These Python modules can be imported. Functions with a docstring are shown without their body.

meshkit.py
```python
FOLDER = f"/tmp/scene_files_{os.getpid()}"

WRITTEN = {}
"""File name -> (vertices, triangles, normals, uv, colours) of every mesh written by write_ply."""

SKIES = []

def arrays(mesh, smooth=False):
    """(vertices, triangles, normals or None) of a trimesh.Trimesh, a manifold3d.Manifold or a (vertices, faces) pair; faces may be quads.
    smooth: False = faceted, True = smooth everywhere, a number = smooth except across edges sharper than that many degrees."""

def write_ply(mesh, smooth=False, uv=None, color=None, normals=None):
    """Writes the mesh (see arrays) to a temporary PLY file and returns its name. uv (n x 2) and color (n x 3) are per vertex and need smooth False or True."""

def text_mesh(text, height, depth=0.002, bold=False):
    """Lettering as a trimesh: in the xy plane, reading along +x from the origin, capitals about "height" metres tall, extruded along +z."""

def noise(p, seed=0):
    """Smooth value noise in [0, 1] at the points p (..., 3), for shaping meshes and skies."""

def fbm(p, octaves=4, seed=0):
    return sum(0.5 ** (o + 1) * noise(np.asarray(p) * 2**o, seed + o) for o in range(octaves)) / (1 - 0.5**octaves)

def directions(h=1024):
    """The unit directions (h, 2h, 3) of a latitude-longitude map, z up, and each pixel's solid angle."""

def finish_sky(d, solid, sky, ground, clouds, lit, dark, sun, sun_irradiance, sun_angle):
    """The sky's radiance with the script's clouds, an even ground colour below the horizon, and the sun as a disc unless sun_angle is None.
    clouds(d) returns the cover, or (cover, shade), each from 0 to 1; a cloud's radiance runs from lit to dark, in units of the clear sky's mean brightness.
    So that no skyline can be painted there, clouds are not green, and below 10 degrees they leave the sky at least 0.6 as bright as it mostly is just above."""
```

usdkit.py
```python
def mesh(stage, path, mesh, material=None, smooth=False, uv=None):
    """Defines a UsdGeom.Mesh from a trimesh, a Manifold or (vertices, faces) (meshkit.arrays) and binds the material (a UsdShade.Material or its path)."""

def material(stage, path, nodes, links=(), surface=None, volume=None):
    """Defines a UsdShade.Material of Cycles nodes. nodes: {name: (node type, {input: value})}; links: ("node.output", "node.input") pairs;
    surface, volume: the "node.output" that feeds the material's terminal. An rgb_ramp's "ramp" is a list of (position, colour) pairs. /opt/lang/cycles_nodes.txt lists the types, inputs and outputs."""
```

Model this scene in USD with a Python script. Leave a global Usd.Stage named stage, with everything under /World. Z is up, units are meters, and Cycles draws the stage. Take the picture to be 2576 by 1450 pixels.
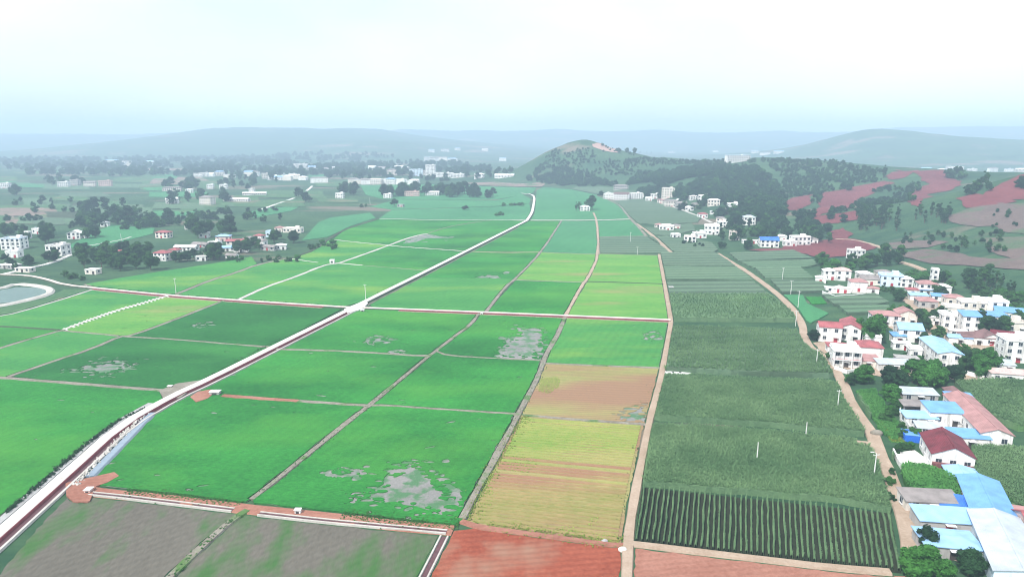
import math, random
import numpy as np, trimesh, shapely
from shapely.geometry import Polygon, LineString, MultiPolygon, Point
from shapely.ops import unary_union
from scipy.interpolate import RBFInterpolator, RegularGridInterpolator
from scipy.ndimage import gaussian_filter
from scipy.spatial import Delaunay
import usdkit, meshkit
from pxr import Usd, UsdGeom, UsdLux, UsdShade, Gf, Sdf, Vt

stage = Usd.Stage.CreateInMemory()
UsdGeom.SetStageUpAxis(stage, 'Z'); UsdGeom.SetStageMetersPerUnit(stage, 1.0)
UsdGeom.Xform.Define(stage, '/World'); UsdGeom.Scope.Define(stage, '/World/Looks')
rng = np.random.default_rng(11)

# ---------------------------------------------------------------- camera
EYE, PITCH, FOC = np.array([0.0, 0.0, 85.0]), math.radians(12.25), 1717.0      # 24 mm lens of a drone, in units of a 2576 px wide picture
cam = UsdGeom.Camera.Define(stage, '/World/camera')
cam.CreateHorizontalApertureAttr(36.0); cam.CreateFocalLengthAttr(36.0 * FOC / 2576.0)
cam.CreateFStopAttr(0.0); cam.CreateClippingRangeAttr(Gf.Vec2f(1.0, 60000.0))
cam.AddTranslateOp().Set(Gf.Vec3d(*EYE)); cam.AddRotateXOp().Set(90.0 - math.degrees(PITCH))
cam.CreateExposureAttr(0.98)

# ---------------------------------------------------------------- sky, sun, air
SUN = np.array([-0.45, -0.55, 0.85]); SUN /= np.linalg.norm(SUN)
SKY_STRENGTH, SUN_INTENSITY, HAZE = 0.105, 0.75, 0.00033
usdkit.material(stage, '/World/Looks/sky', {
    'tc': ('texture_coordinate', {}),
    'mp': ('mapping', {'scale': (1.0, 1.0, 2.2), 'location': (0.3, 0.9, 0.1)}),
    'n': ('noise_texture', {'scale': 1.35, 'detail': 5.0, 'roughness': 0.5}),
    'r': ('rgb_ramp', {'ramp': [(0.36, (0.52, 0.52, 0.52)), (0.60, (1, 1, 1))]}),
    'sky': ('sky_texture', {'sky_type': 'single_scattering', 'sun_disc': False, 'sun_elevation': float(math.asin(SUN[2])), 'sun_rotation': float(math.atan2(SUN[0], SUN[1])), 'altitude': 300.0, 'air_density': 1.0, 'aerosol_density': 2.5, 'ozone_density': 1.5}),
    'mx': ('mix_color', {'a': (1, 1, 1), 'b': (6.5, 6.8, 7.0), 'use_clamp': False}),
    'bg': ('background_shader', {'strength': SKY_STRENGTH})},
    [('tc.generated', 'mp.vector'), ('mp.vector', 'n.vector'), ('n.fac', 'r.fac'), ('r.color', 'mx.fac'), ('sky.color', 'mx.a'), ('mx.result', 'bg.color')], surface='bg.background')
dome = UsdLux.DomeLight.Define(stage, '/World/sky')
UsdShade.MaterialBindingAPI.Apply(dome.GetPrim()).Bind(UsdShade.Material.Get(stage, '/World/Looks/sky'))
sun = UsdLux.DistantLight.Define(stage, '/World/sun')
sun.CreateIntensityAttr(SUN_INTENSITY); sun.CreateAngleAttr(1.0); sun.CreateColorAttr(Gf.Vec3f(1.0, 0.96, 0.90)); sun.CreateNormalizeAttr(True)
rot = Gf.Rotation(Gf.Vec3d(0, 0, 1), Gf.Vec3d(*SUN))
sun.AddOrientOp(UsdGeom.XformOp.PrecisionDouble).Set(Gf.Quatd(rot.GetQuat()))

# ---------------------------------------------------------------- naming and defining
used, PATHS = {}, {}
def numbered(parent, name):
    k = (parent, name); n = used.get(k, 0); used[k] = n + 1
    return f'{parent}/{name}' if n == 0 else f'{parent}/{name}_{n:03d}'
def tag(prim, label=None, cat=None, group=None, kind=None):
    for k, v in (('label', label), ('category', cat), ('group', group), ('kind', kind)):
        if v: prim.SetCustomDataByKey(k, v)
    return prim
def look(name): return '/World/Looks/' + name
def obj(name, mesh, mat, parent='/World', smooth=False, **tags):
    if not isinstance(parent, str): parent = str(parent.GetPath())
    p = usdkit.mesh(stage, numbered(parent, name), mesh, look(mat), smooth=smooth).GetPrim()
    return tag(p, **tags)
def thing(name, label, cat, loc=(0, 0, 0), yaw=0.0, group=None, kind=None):
    x = UsdGeom.Xform.Define(stage, numbered('/World', name))
    x.AddTranslateOp().Set(Gf.Vec3d(*map(float, loc)))
    if yaw: x.AddRotateZOp().Set(float(yaw))
    return tag(x.GetPrim(), label, cat, group, kind)

class MB:
    """collects boxes, prisms and tubes into one mesh"""
    def __init__(s): s.v, s.f, s.n = [], [], 0
    def add(s, v, f):
        v = np.asarray(v, float); f = np.asarray(f, int)
        if f.shape[1] == 4: f = np.vstack([f[:, [0, 1, 2]], f[:, [0, 2, 3]]])
        s.v.append(v); s.f.append(f + s.n); s.n += len(v); return s
    def box(s, c, d, yaw=0.0):
        """c centre of the bottom face, d size"""
        x, y, z = np.asarray(d, float) / (2, 2, 1)
        v = np.array([(-x, -y, 0), (x, -y, 0), (x, y, 0), (-x, y, 0), (-x, -y, z), (x, -y, z), (x, y, z), (-x, y, z)])
        if yaw:
            a = math.radians(yaw); v[:, :2] = v[:, :2] @ np.array([[math.cos(a), math.sin(a)], [-math.sin(a), math.cos(a)]])
        return s.add(v + np.asarray(c, float), [(0, 3, 2, 1), (4, 5, 6, 7), (0, 1, 5, 4), (1, 2, 6, 5), (2, 3, 7, 6), (3, 0, 4, 7)])
    def prism(s, ring, axis_from, axis_to):
        """ring: list of 3-D points at one end; extruded by axis_to - axis_from (convex rings)"""
        r = np.asarray(ring, float); n = len(r); d = np.asarray(axis_to, float) - np.asarray(axis_from, float)
        f = [(0, i + 1, i) for i in range(1, n - 1)] + [(n, n + i, n + i + 1) for i in range(1, n - 1)]
        for i in range(n):
            j = (i + 1) % n; f += [(i, j, n + j), (i, n + j, n + i)]
        return s.add(np.vstack([r, r + d]), f)
    def tube(s, pts, rad, sides=6):
        p = np.asarray(pts, float); rad = np.broadcast_to(rad, len(p)); t = np.gradient(p, axis=0); t /= np.linalg.norm(t, axis=1, keepdims=True)
        a = np.cross(t, np.where(np.abs(t[:, 2:]) < 0.9, [0, 0, 1.0], [1.0, 0, 0])); a /= np.linalg.norm(a, axis=1, keepdims=True); b = np.cross(t, a)
        g = np.arange(sides) * 2 * math.pi / sides
        v = p[:, None] + rad[:, None, None] * (np.cos(g)[None, :, None] * a[:, None] + np.sin(g)[None, :, None] * b[:, None])
        f = []
        for i in range(len(p) - 1):
            for j in range(sides):
                k = (j + 1) % sides; f += [(i * sides + j, i * sides + k, (i + 1) * sides + k), (i * sides + j, (i + 1) * sides + k, (i + 1) * sides + j)]
        m = (len(p) - 1) * sides
        f += [(m, m + j, m + j + 1) for j in range(1, sides - 1)]
        return s.add(v.reshape(-1, 3), f)
    def out(s): return np.vstack(s.v), np.vstack(s.f)

# ---------------------------------------------------------------- materials
def soil(name, a, b, scale=0.05, fine=1.2, bump=0.15, rough=0.95, stretch=(1, 1, 1), c=None, cscale=0.03, cut=(0.52, 0.62), spec=0.05, rotz=0.0, rows=None):
    """two tones by a broad and a fine noise, optional third tone c in patches"""
    nodes = {'g': ('geometry', {}), 'mp': ('mapping', {'scale': stretch, 'rotation': (0, 0, rotz)}),
             'n1': ('noise_texture', {'scale': scale, 'detail': 6.0, 'roughness': 0.6}),
             'n2': ('noise_texture', {'scale': fine, 'detail': 3.0, 'roughness': 0.7}),
             'm': ('math', {'math_type': 'multiply_add', 'value2': 0.55, 'value3': 0.0}),
             'm2': ('math', {'math_type': 'multiply_add', 'value2': 0.45}),
             'r': ('rgb_ramp', {'ramp': [(0.36, a), (0.64, b)]}),
             'bp': ('bump', {'strength': 0.6, 'distance': bump}),
             'p': ('principled_bsdf', {'roughness': rough, 'specular_ior_level': spec})}
    links = [('g.position', 'mp.vector'), ('mp.vector', 'n1.vector'), ('mp.vector', 'n2.vector'), ('n1.fac', 'm.value1'), ('n2.fac', 'm2.value1'), ('m.value', 'm2.value3'),
             ('m2.value', 'r.fac'), ('n2.fac', 'bp.height'), ('bp.normal', 'p.normal')]
    if c is not None:
        nodes |= {'n3': ('noise_texture', {'scale': cscale, 'detail': 5.0, 'roughness': 0.6}), 'r3': ('rgb_ramp', {'ramp': [(cut[0], (0, 0, 0)), (cut[1], (1, 1, 1))]}), 'mx': ('mix_color', {'b': c})}
        links += [('mp.vector', 'n3.vector'), ('n3.fac', 'r3.fac'), ('r3.color', 'mx.fac'), ('r.color', 'mx.a'), ('mx.result', 'p.base_color')]
    else: links += [('r.color', 'p.base_color')]
    if rows:                                                                   # faint lines of planting or ploughing: (angle, lines per metre, depth of tone)
        nodes |= {'rm': ('mapping', {'rotation': (0, 0, rows[0]), 'scale': (rows[1],) * 3}), 'w': ('wave_texture', {'wave_type': 'bands', 'bands_direction': 'x', 'scale': 0.314, 'distortion': 1.6, 'detail': 3.0, 'detail_scale': 0.35}),
                  'wr': ('rgb_ramp', {'ramp': [(0.15, (1 - rows[2],) * 3), (0.7, (1, 1, 1))]}), 'wm': ('mix_color', {'blend_type': 'multiply', 'fac': 1.0})}
        links = [l for l in links if l[1] != 'p.base_color'] + [('g.position', 'rm.vector'), ('rm.vector', 'w.vector'), ('w.fac', 'wr.fac'), ('wr.color', 'wm.b'), (('mx.result' if c is not None else 'r.color'), 'wm.a'), ('wm.result', 'p.base_color')]
    usdkit.material(stage, look(name), nodes, links, surface='p.BSDF')
def leafmat(name, a, b, scale=0.12, trans=0.25, fine=1.6):
    usdkit.material(stage, look(name), {'g': ('geometry', {}), 'n': ('noise_texture', {'scale': scale, 'detail': 2.0}), 'n2': ('noise_texture', {'scale': fine, 'detail': 2.0}),
        'm': ('math', {'math_type': 'multiply_add', 'value2': 0.6, 'value3': 0.0}), 'm2': ('math', {'math_type': 'multiply_add', 'value2': 0.4}),
        'r': ('rgb_ramp', {'ramp': [(0.34, a), (0.66, b)]}), 'p': ('principled_bsdf', {'roughness': 0.7, 'specular_ior_level': 0.15}), 't': ('translucent_bsdf', {}), 'x': ('mix_closure', {'fac': trans})},
        [('g.position', 'n.vector'), ('g.position', 'n2.vector'), ('n.fac', 'm.value1'), ('n2.fac', 'm2.value1'), ('m.value', 'm2.value3'), ('m2.value', 'r.fac'), ('r.color', 'p.base_color'), ('r.color', 't.color'), ('p.BSDF', 'x.closure1'), ('t.BSDF', 'x.closure2')], surface='x.closure')
def wallmat(name, c, dirt=0.75, rough=0.85, scale=0.6, metal=0.0, spec=0.2, streak=None):
    nodes = {'g': ('geometry', {}), 'mp': ('mapping', {'scale': (1, 1, 0.25)}), 'n': ('noise_texture', {'scale': scale, 'detail': 5.0, 'roughness': 0.65}), 'r': ('rgb_ramp', {'ramp': [(0.36, tuple(dirt * x for x in c)), (0.50, c)]}),
             'p': ('principled_bsdf', {'roughness': rough, 'specular_ior_level': spec, 'metallic': metal})}
    usdkit.material(stage, look(name), nodes, [('g.position', 'mp.vector'), ('mp.vector', 'n.vector'), ('n.fac', 'r.fac'), ('r.color', 'p.base_color')], surface='p.BSDF')
def sheetmat(name, c, dirt=0.8, rough=0.45):
    """corrugated steel sheet or tiles: ribs as fine relief along the object's y"""
    usdkit.material(stage, look(name), {'t': ('texture_coordinate', {}), 'g': ('geometry', {}), 'w': ('wave_texture', {'wave_type': 'bands', 'bands_direction': 'x', 'scale': 0.9, 'distortion': 0.3}),
        'n': ('noise_texture', {'scale': 0.35, 'detail': 5.0}), 'r': ('rgb_ramp', {'ramp': [(0.35, tuple(dirt * x for x in c)), (0.6, c)]}), 'b': ('bump', {'strength': 0.5, 'distance': 0.05}), 'p': ('principled_bsdf', {'roughness': rough, 'specular_ior_level': 0.4})},
        [('t.object', 'w.vector'), ('g.position', 'n.vector'), ('n.fac', 'r.fac'), ('r.color', 'p.base_color'), ('w.fac', 'b.height'), ('b.normal', 'p.normal')], surface='p.BSDF')
def plain(name, c, rough=0.5, spec=0.5):
    usdkit.material(stage, look(name), {'p': ('principled_bsdf', {'base_color': c, 'roughness': rough, 'specular_ior_level': spec})}, surface='p.BSDF')

soil('ground', (0.020, 0.060, 0.034), (0.062, 0.120, 0.056), scale=0.010, fine=0.10, bump=0.5, stretch=(0.55, 1.3, 1), c=(0.15, 0.13, 0.10), cscale=0.006, cut=(0.56, 0.62))
soil('paddy', (0.010, 0.096, 0.020), (0.034, 0.225, 0.038), scale=0.020, fine=1.1, bump=0.25, stretch=(0.8, 1.6, 1), spec=0.1, c=(0.060, 0.235, 0.036), cscale=0.013, cut=(0.47, 0.72), rows=(0.35, 0.33, .05))
soil('paddy_deep', (0.009, 0.082, 0.020), (0.026, 0.155, 0.032), scale=0.020, fine=1.1, bump=0.25, stretch=(0.8, 1.6, 1), spec=0.1, c=(0.045, 0.21, 0.042), cscale=0.013, cut=(0.52, 0.74), rows=(0.35, 0.33, .05))
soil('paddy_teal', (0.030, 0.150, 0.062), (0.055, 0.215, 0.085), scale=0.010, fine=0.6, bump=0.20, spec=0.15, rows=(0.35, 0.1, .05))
soil('paddy_mixed', (0.030, 0.165, 0.045), (0.070, 0.245, 0.055), scale=0.022, fine=1.1, bump=0.20, stretch=(0.5, 1.5, 1), c=(0.15, 0.285, 0.055), cscale=0.016, cut=(0.52, 0.72), rows=(0.35, 0.3, .06))
soil('paddy_lime', (0.060, 0.220, 0.045), (0.150, 0.300, 0.065), scale=0.03, fine=1.0, bump=0.20, stretch=(0.4, 1.8, 1), c=(0.25, 0.22, 0.100), cscale=0.020, cut=(0.56, 0.74), rows=(1.5, 0.3, .07))
soil('stubble', (0.20, 0.22, 0.075), (0.31, 0.26, 0.12), scale=0.03, fine=1.3, bump=0.2, stretch=(0.35, 1.6, 1), c=(0.26, 0.160, 0.100), cscale=0.022, cut=(0.45, 0.58), rows=(1.48, 0.6, .14))
soil('ridge_straw', (0.13, 0.23, 0.045), (0.28, 0.28, 0.09), scale=0.05, fine=1.3, bump=0.2, stretch=(0.35, 1.6, 1), c=(0.32, 0.22, 0.13), cscale=0.018, cut=(0.48, 0.70))
soil('ridge_tan', (0.17, 0.19, 0.055), (0.31, 0.215, 0.11), scale=0.05, fine=1.3, bump=0.2, stretch=(0.35, 1.6, 1), c=(0.26, 0.150, 0.092), cscale=0.024, cut=(0.44, 0.58))
soil('canal_lining', (0.13, 0.030, 0.038), (0.21, 0.060, 0.068), scale=0.1, fine=0.8, bump=0.02, rough=0.6)
soil('wet_mud', (0.130, 0.132, 0.122), (0.220, 0.212, 0.205), scale=0.06, fine=1.5, bump=0.05, rough=0.55, spec=0.4, c=(0.05, 0.14, 0.055), cscale=0.22, cut=(0.47, 0.58))
soil('mud_field', (0.088, 0.080, 0.066), (0.135, 0.125, 0.104), scale=0.03, fine=1.2, bump=0.15, stretch=(1.0, 0.4, 1), rotz=0.6, c=(0.045, 0.115, 0.032), cscale=0.06, cut=(0.49, 0.62), rough=0.8, spec=0.15, rows=(0.9, 0.45, .07))
soil('red_soil', (0.20, 0.048, 0.028), (0.31, 0.092, 0.056), scale=0.04, fine=1.0, bump=0.12, c=(0.27, 0.15, 0.105), cscale=0.03, cut=(0.50, 0.62), rows=(1.45, 0.55, .12))
soil('red_track', (0.23, 0.098, 0.070), (0.34, 0.170, 0.128), scale=0.08, fine=1.2, bump=0.10, rows=(1.45, 0.6, .08))
soil('hill_red', (0.115, 0.032, 0.038), (0.180, 0.058, 0.062), scale=0.015, fine=0.3, bump=0.3)
soil('hill_pale', (0.175, 0.130, 0.110), (0.255, 0.195, 0.170), scale=0.015, fine=0.3, bump=0.4, c=(0.10, 0.14, 0.075), cscale=0.025, cut=(0.50, 0.58))
soil('hill_mauve', (0.105, 0.080, 0.074), (0.160, 0.120, 0.108), scale=0.015, fine=0.3, bump=0.4, c=(0.075, 0.115, 0.065), cscale=0.02, cut=(0.52, 0.62))
soil('hill_green', (0.040, 0.105, 0.050), (0.085, 0.160, 0.070), scale=0.02, fine=0.35, bump=0.5, c=(0.14, 0.14, 0.09), cscale=0.018, cut=(0.56, 0.62))
soil('dirt', (0.28, 0.21, 0.155), (0.40, 0.315, 0.25), scale=0.15, fine=1.5, bump=0.08)
soil('bund', (0.15, 0.135, 0.11), (0.27, 0.25, 0.215), scale=0.2, fine=1.5, bump=0.12, c=(0.08, 0.15, 0.05), cscale=0.10, cut=(0.55, 0.65))
soil('bund_pale', (0.36, 0.34, 0.31), (0.50, 0.48, 0.45), scale=0.2, fine=1.2, bump=0.08)
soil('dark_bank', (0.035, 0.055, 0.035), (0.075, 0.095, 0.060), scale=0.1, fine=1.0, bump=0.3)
soil('concrete', (0.47, 0.455, 0.43), (0.66, 0.65, 0.62), scale=0.10, fine=1.2, bump=0.02, rough=0.9, c=(0.40, 0.37, 0.33), cscale=0.3, cut=(0.60, 0.70))
soil('concrete_grey', (0.27, 0.27, 0.27), (0.38, 0.38, 0.38), scale=0.15, fine=1.8, bump=0.03, rough=0.9)
soil('drain_blue', (0.17, 0.22, 0.28), (0.24, 0.30, 0.36), scale=0.1, fine=1.0, bump=0.03, rough=0.5, spec=0.4)
soil('canal_bed', (0.055, 0.018, 0.022), (0.105, 0.040, 0.045), scale=0.1, fine=0.6, bump=0.02, rough=0.35, spec=0.4)
soil('pond_water', (0.040, 0.095, 0.075), (0.07, 0.14, 0.11), scale=0.02, fine=0.3, bump=0.01, rough=0.3, spec=0.4)
soil('road_pink', (0.50, 0.42, 0.385), (0.64, 0.57, 0.53), scale=0.12, fine=1.8, bump=0.02, rough=0.9)
soil('bare_pink', (0.32, 0.20, 0.17), (0.42, 0.29, 0.25), scale=0.02, fine=0.3, bump=0.3)
soil('pale_sheet', (0.55, 0.58, 0.62), (0.68, 0.71, 0.75), scale=0.05, fine=0.5, bump=0.02, rough=0.5)
soil('maize_soil', (0.018, 0.026, 0.016), (0.040, 0.046, 0.028), scale=0.3, fine=1.5, bump=0.1)
soil('maize', (0.078, 0.155, 0.078), (0.140, 0.230, 0.118), scale=0.05, fine=1.7, bump=0.55, c=(0.11, 0.23, 0.075), cscale=0.03, cut=(0.55, 0.68))
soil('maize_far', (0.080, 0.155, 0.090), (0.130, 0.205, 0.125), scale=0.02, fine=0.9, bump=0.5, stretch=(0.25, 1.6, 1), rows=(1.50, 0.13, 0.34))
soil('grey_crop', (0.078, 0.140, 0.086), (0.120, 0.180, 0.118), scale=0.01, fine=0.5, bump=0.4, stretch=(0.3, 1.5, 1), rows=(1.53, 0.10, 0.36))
leafmat('maize_leaf', (0.075, 0.165, 0.070), (0.170, 0.285, 0.130), scale=0.07, trans=0.3)
leafmat('maize_bright', (0.045, 0.19, 0.040), (0.11, 0.30, 0.07), scale=0.07, trans=0.3)
leafmat('leaf', (0.009, 0.042, 0.015), (0.055, 0.155, 0.034), scale=0.08)
leafmat('leaf_dark', (0.006, 0.026, 0.014), (0.028, 0.085, 0.030), scale=0.08)
leafmat('row_leaf', (0.115, 0.225, 0.105), (0.205, 0.330, 0.165), scale=0.3, trans=0.3)
leafmat('leaf_bright', (0.020, 0.095, 0.016), (0.060, 0.200, 0.036), scale=0.10)
leafmat('leaf_lime', (0.20, 0.34, 0.05), (0.34, 0.46, 0.09), scale=0.3)
leafmat('leaf_yellow', (0.13, 0.20, 0.03), (0.25, 0.32, 0.06), scale=0.3)
plain('bark', (0.10, 0.075, 0.055), 0.9, 0.1); plain('pole_concrete', (0.62, 0.62, 0.60), 0.8, 0.2); plain('dark_metal', (0.05, 0.05, 0.055), 0.5, 0.4)
wallmat('wall_white', (0.72, 0.71, 0.69), 0.62); wallmat('wall_cream', (0.66, 0.61, 0.55), 0.75); wallmat('wall_grey', (0.38, 0.37, 0.36), 0.7); wallmat('wall_pink', (0.60, 0.44, 0.40), 0.75)
wallmat('wall_maroon', (0.20, 0.075, 0.075), 0.7); wallmat('wall_blue', (0.60, 0.72, 0.82), 0.85)
wallmat('slab_white', (0.74, 0.74, 0.74), 0.75); wallmat('slab_grey', (0.36, 0.35, 0.345), 0.7); wallmat('slab_pink', (0.50, 0.37, 0.35), 0.75)
sheetmat('roof_blue', (0.14, 0.33, 0.66)); sheetmat('roof_pale_blue', (0.28, 0.48, 0.74)); sheetmat('roof_white', (0.43, 0.48, 0.54)); sheetmat('roof_vivid_blue', (0.035, 0.16, 0.62), 0.7)
sheetmat('roof_red', (0.33, 0.095, 0.105), 0.72, 0.8); sheetmat('roof_maroon', (0.16, 0.022, 0.035), 0.6, 0.7); sheetmat('roof_pink', (0.37, 0.20, 0.195), 0.75, 0.85); sheetmat('roof_grey', (0.25, 0.225, 0.22), 0.7, 0.85); sheetmat('roof_brown', (0.19, 0.11, 0.11), 0.65, 0.9)
plain('glass', (0.035, 0.045, 0.06), 0.15, 0.6); plain('window_frame', (0.55, 0.56, 0.57), 0.5, 0.4); plain('door_red', (0.34, 0.035, 0.05), 0.6, 0.3); plain('door_dark', (0.07, 0.06, 0.055), 0.6, 0.3)
plain('steel', (0.55, 0.57, 0.60), 0.35, 0.5); plain('blue_plastic', (0.02, 0.14, 0.62), 0.5, 0.5)

# ---------------------------------------------------------------- from the picture to the place
cp, sp = math.cos(PITCH), math.sin(PITCH)
def ray(u, v):
    a, b = (u - 1288.0) / FOC, (725.0 - v) / FOC
    return np.array([a, cp + b * sp, -sp + b * cp])
def on_plane(u, v, z=0.0):
    d = ray(u, v); t = (z - EYE[2]) / d[2]; return EYE + t * d
def at_dist(u, v, Y):
    d = ray(u, v); return EYE + d * (Y / d[1])

# ---------------------------------------------------------------- terrain
RID = [(-250, 338, 6600), (0, 336, 6500), (180, 335, 6500), (470, 330, 6400), (1010, 323, 6400), (1080, 327, 6400), (1200, 326, 6500), (1400, 322, 6500), (1650, 325, 6500), (1950, 327, 6600), (2250, 319, 6700), (2420, 317, 6700), (2620, 316, 6700), (2900, 318, 6700),
       (470, 331, 4600), (530, 322, 4600), (590, 318, 4600), (680, 320, 4600), (760, 320, 4600), (815, 326, 4700), (880, 321, 5000), (960, 324, 5000),
       (850, 362, 3600), (880, 356, 3600), (960, 355, 3600), (1025, 357, 3600), (1060, 368, 3600), (1080, 378, 3600),
       (1930, 405, 3200), (2000, 386, 3200), (2060, 365, 3200), (2120, 342, 3200), (2180, 323, 3200), (2215, 320, 3200), (2240, 323, 3250), (2270, 333, 3250), (2350, 338, 3200), (2450, 346, 3200), (2580, 352, 3100), (2750, 352, 3100),
       (1288, 428, 1620), (1330, 404, 1560), (1380, 376, 1520), (1415, 362, 1500), (1450, 352, 1500), (1480, 350, 1500), (1510, 358, 1500), (1540, 370, 1490), (1565, 372, 1490), (1610, 378, 1480), (1650, 394, 1460), (1700, 402, 1450), (1760, 402, 1420), (1800, 399, 1400),
       (1850, 398, 1380), (1900, 396, 1340), (1940, 394, 1300), (1990, 398, 1270), (2060, 402, 1230), (2110, 408, 1200), (2150, 414, 1180),
       (1450, 400, 1390), (1560, 420, 1300), (1450, 440, 1310), (1650, 440, 1180), (1760, 450, 1060), (1850, 450, 1020), (1960, 450, 1000), (1960, 500, 850), (1850, 500, 850), (2060, 440, 1040),
       (2044, 543, 680), (2176, 518, 700), (2239, 467, 860), (2100, 480, 900), (2000, 500, 850), (2200, 430, 1060), (2270, 432, 1000), (2310, 427, 980), (2360, 424, 960), (2391, 436, 930), (2414, 449, 900), (2450, 453, 870), (2505, 454, 820), (2350, 490, 800), (2280, 515, 740), (2450, 520, 600), (2518, 460, 720),
       (2560, 436, 650), (2640, 425, 650), (2800, 420, 650), (2420, 600, 520), (2300, 600, 555), (2200, 590, 600), (2550, 620, 440), (2576, 560, 510), (2500, 680, 395), (2620, 680, 380), (2760, 600, 420), (2760, 520, 520), (2100, 610, 620), (2400, 670, 430)]
ZERO = [(2400, 437), (2480, 440), (2560, 442), (2300, 433), (2650, 440), (2480, 432), (2600, 432), (2200, 424), (2380, 430), (1200, 455), (1290, 460), (1380, 470), (1440, 477), (1510, 490), (1620, 498), (1700, 522), (1780, 550), (1850, 585), (1910, 622), (2000, 645), (2100, 665), (2200, 690), (2300, 720), (2400, 750), (2500, 775), (2620, 800), (2800, 850), (2300, 800), (2500, 900), (2600, 1100), (2400, 1300), (2700, 1400), (2000, 900), (1800, 700), (1600, 620), (1300, 560), (1300, 800), (900, 700), (500, 800), (0, 900), (1000, 520), (600, 560), (100, 600), (-300, 700), (0, 520), (400, 500), (800, 480), (300, 450), (-200, 470), (600, 440), (1000, 440), (1100, 425), (500, 420), (0, 430), (-300, 430), (900, 415), (1200, 420)]
pts = [at_dist(*r) for r in RID] + [on_plane(*z) for z in ZERO]
far0 = [(x, y, 0.0) for x, y in [(-1500, 2600), (-700, 2600), (0, 2600), (700, 2500), (1400, 2300), (1900, 2300), (-2600, 3300), (-1300, 3300), (300, 3300), (600, 4200), (1300, 4200), (-2500, 5600), (-800, 5700), (1000, 5600), (2600, 5200), (900, 1700), (1100, 1400), (1300, 1150), (500, 1900), (200, 2000), (-3500, 4500), (3800, 4500), (2600, 1200), (2000, 900), (-1500, 200), (-800, -200), (800, -200), (0, -300), (1600, 0), (-3500, 1000), (3500, 2000), (-3000, 7600), (0, 7600), (3000, 7600), (1500, 500), (400, 1750)]]
pts = np.array(pts + far0)
warp = lambda a, n, lo, hi, k: np.unique(np.round(np.concatenate([-np.geomspace(k, -lo + k, n)[::-1] + k, np.geomspace(k, hi + k, n) - k]), 2))
GX = warp(0, 190, -6200, 6200, 700.0)
GY = np.round(np.geomspace(420, 8300, 380) - 820, 2)
gx, gy = np.meshgrid(GX, GY)
rbf = RBFInterpolator(pts[:, :2] / 1000, pts[:, 2], kernel='linear', smoothing=0.0)
gz = rbf(np.c_[gx.ravel(), gy.ravel()] / 1000).reshape(gx.shape)
gz = gaussian_filter(gz, 0.8)
fl = np.stack([gx, gy, 0 * gx], -1)
gz = np.maximum(gz - 1.2, 0)
rel = np.clip(gz / 25, 0, 1)
gz += rel * ((meshkit.fbm(fl / 130.0, 4, 3) - 0.5) * 20 + (meshkit.fbm(fl / 60.0, 2, 4) - 0.5) * 7 + (meshkit.fbm(fl / 35.0, 3, 9) - 0.5) * 5) * np.clip(1.4 - gy / 4000, 0.4, 1) * np.where((gx > 330) & (gy < 1350), .4, 1)
gz += np.clip((gy - 900) / 900, 0, 1) * np.clip(1 - rel, 0, 1) * (meshkit.fbm(fl / 220.0, 3, 5) - 0.4) * 10 * (gx < 350 + gy * .05)
FLAT = Polygon([on_plane(*p)[:2] for p in [(-400, 1600), (-400, 690), (0, 640), (240, 560), (620, 540), (960, 490), (1250, 478), (1440, 478), (1520, 492), (1620, 500), (1780, 552), (1900, 628), (2100, 668), (2300, 722), (2480, 770), (2800, 860), (2900, 1600)]]).buffer(15)
keep = gaussian_filter((~shapely.contains_xy(FLAT, gx, gy)).astype(float), 1.0)
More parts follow.
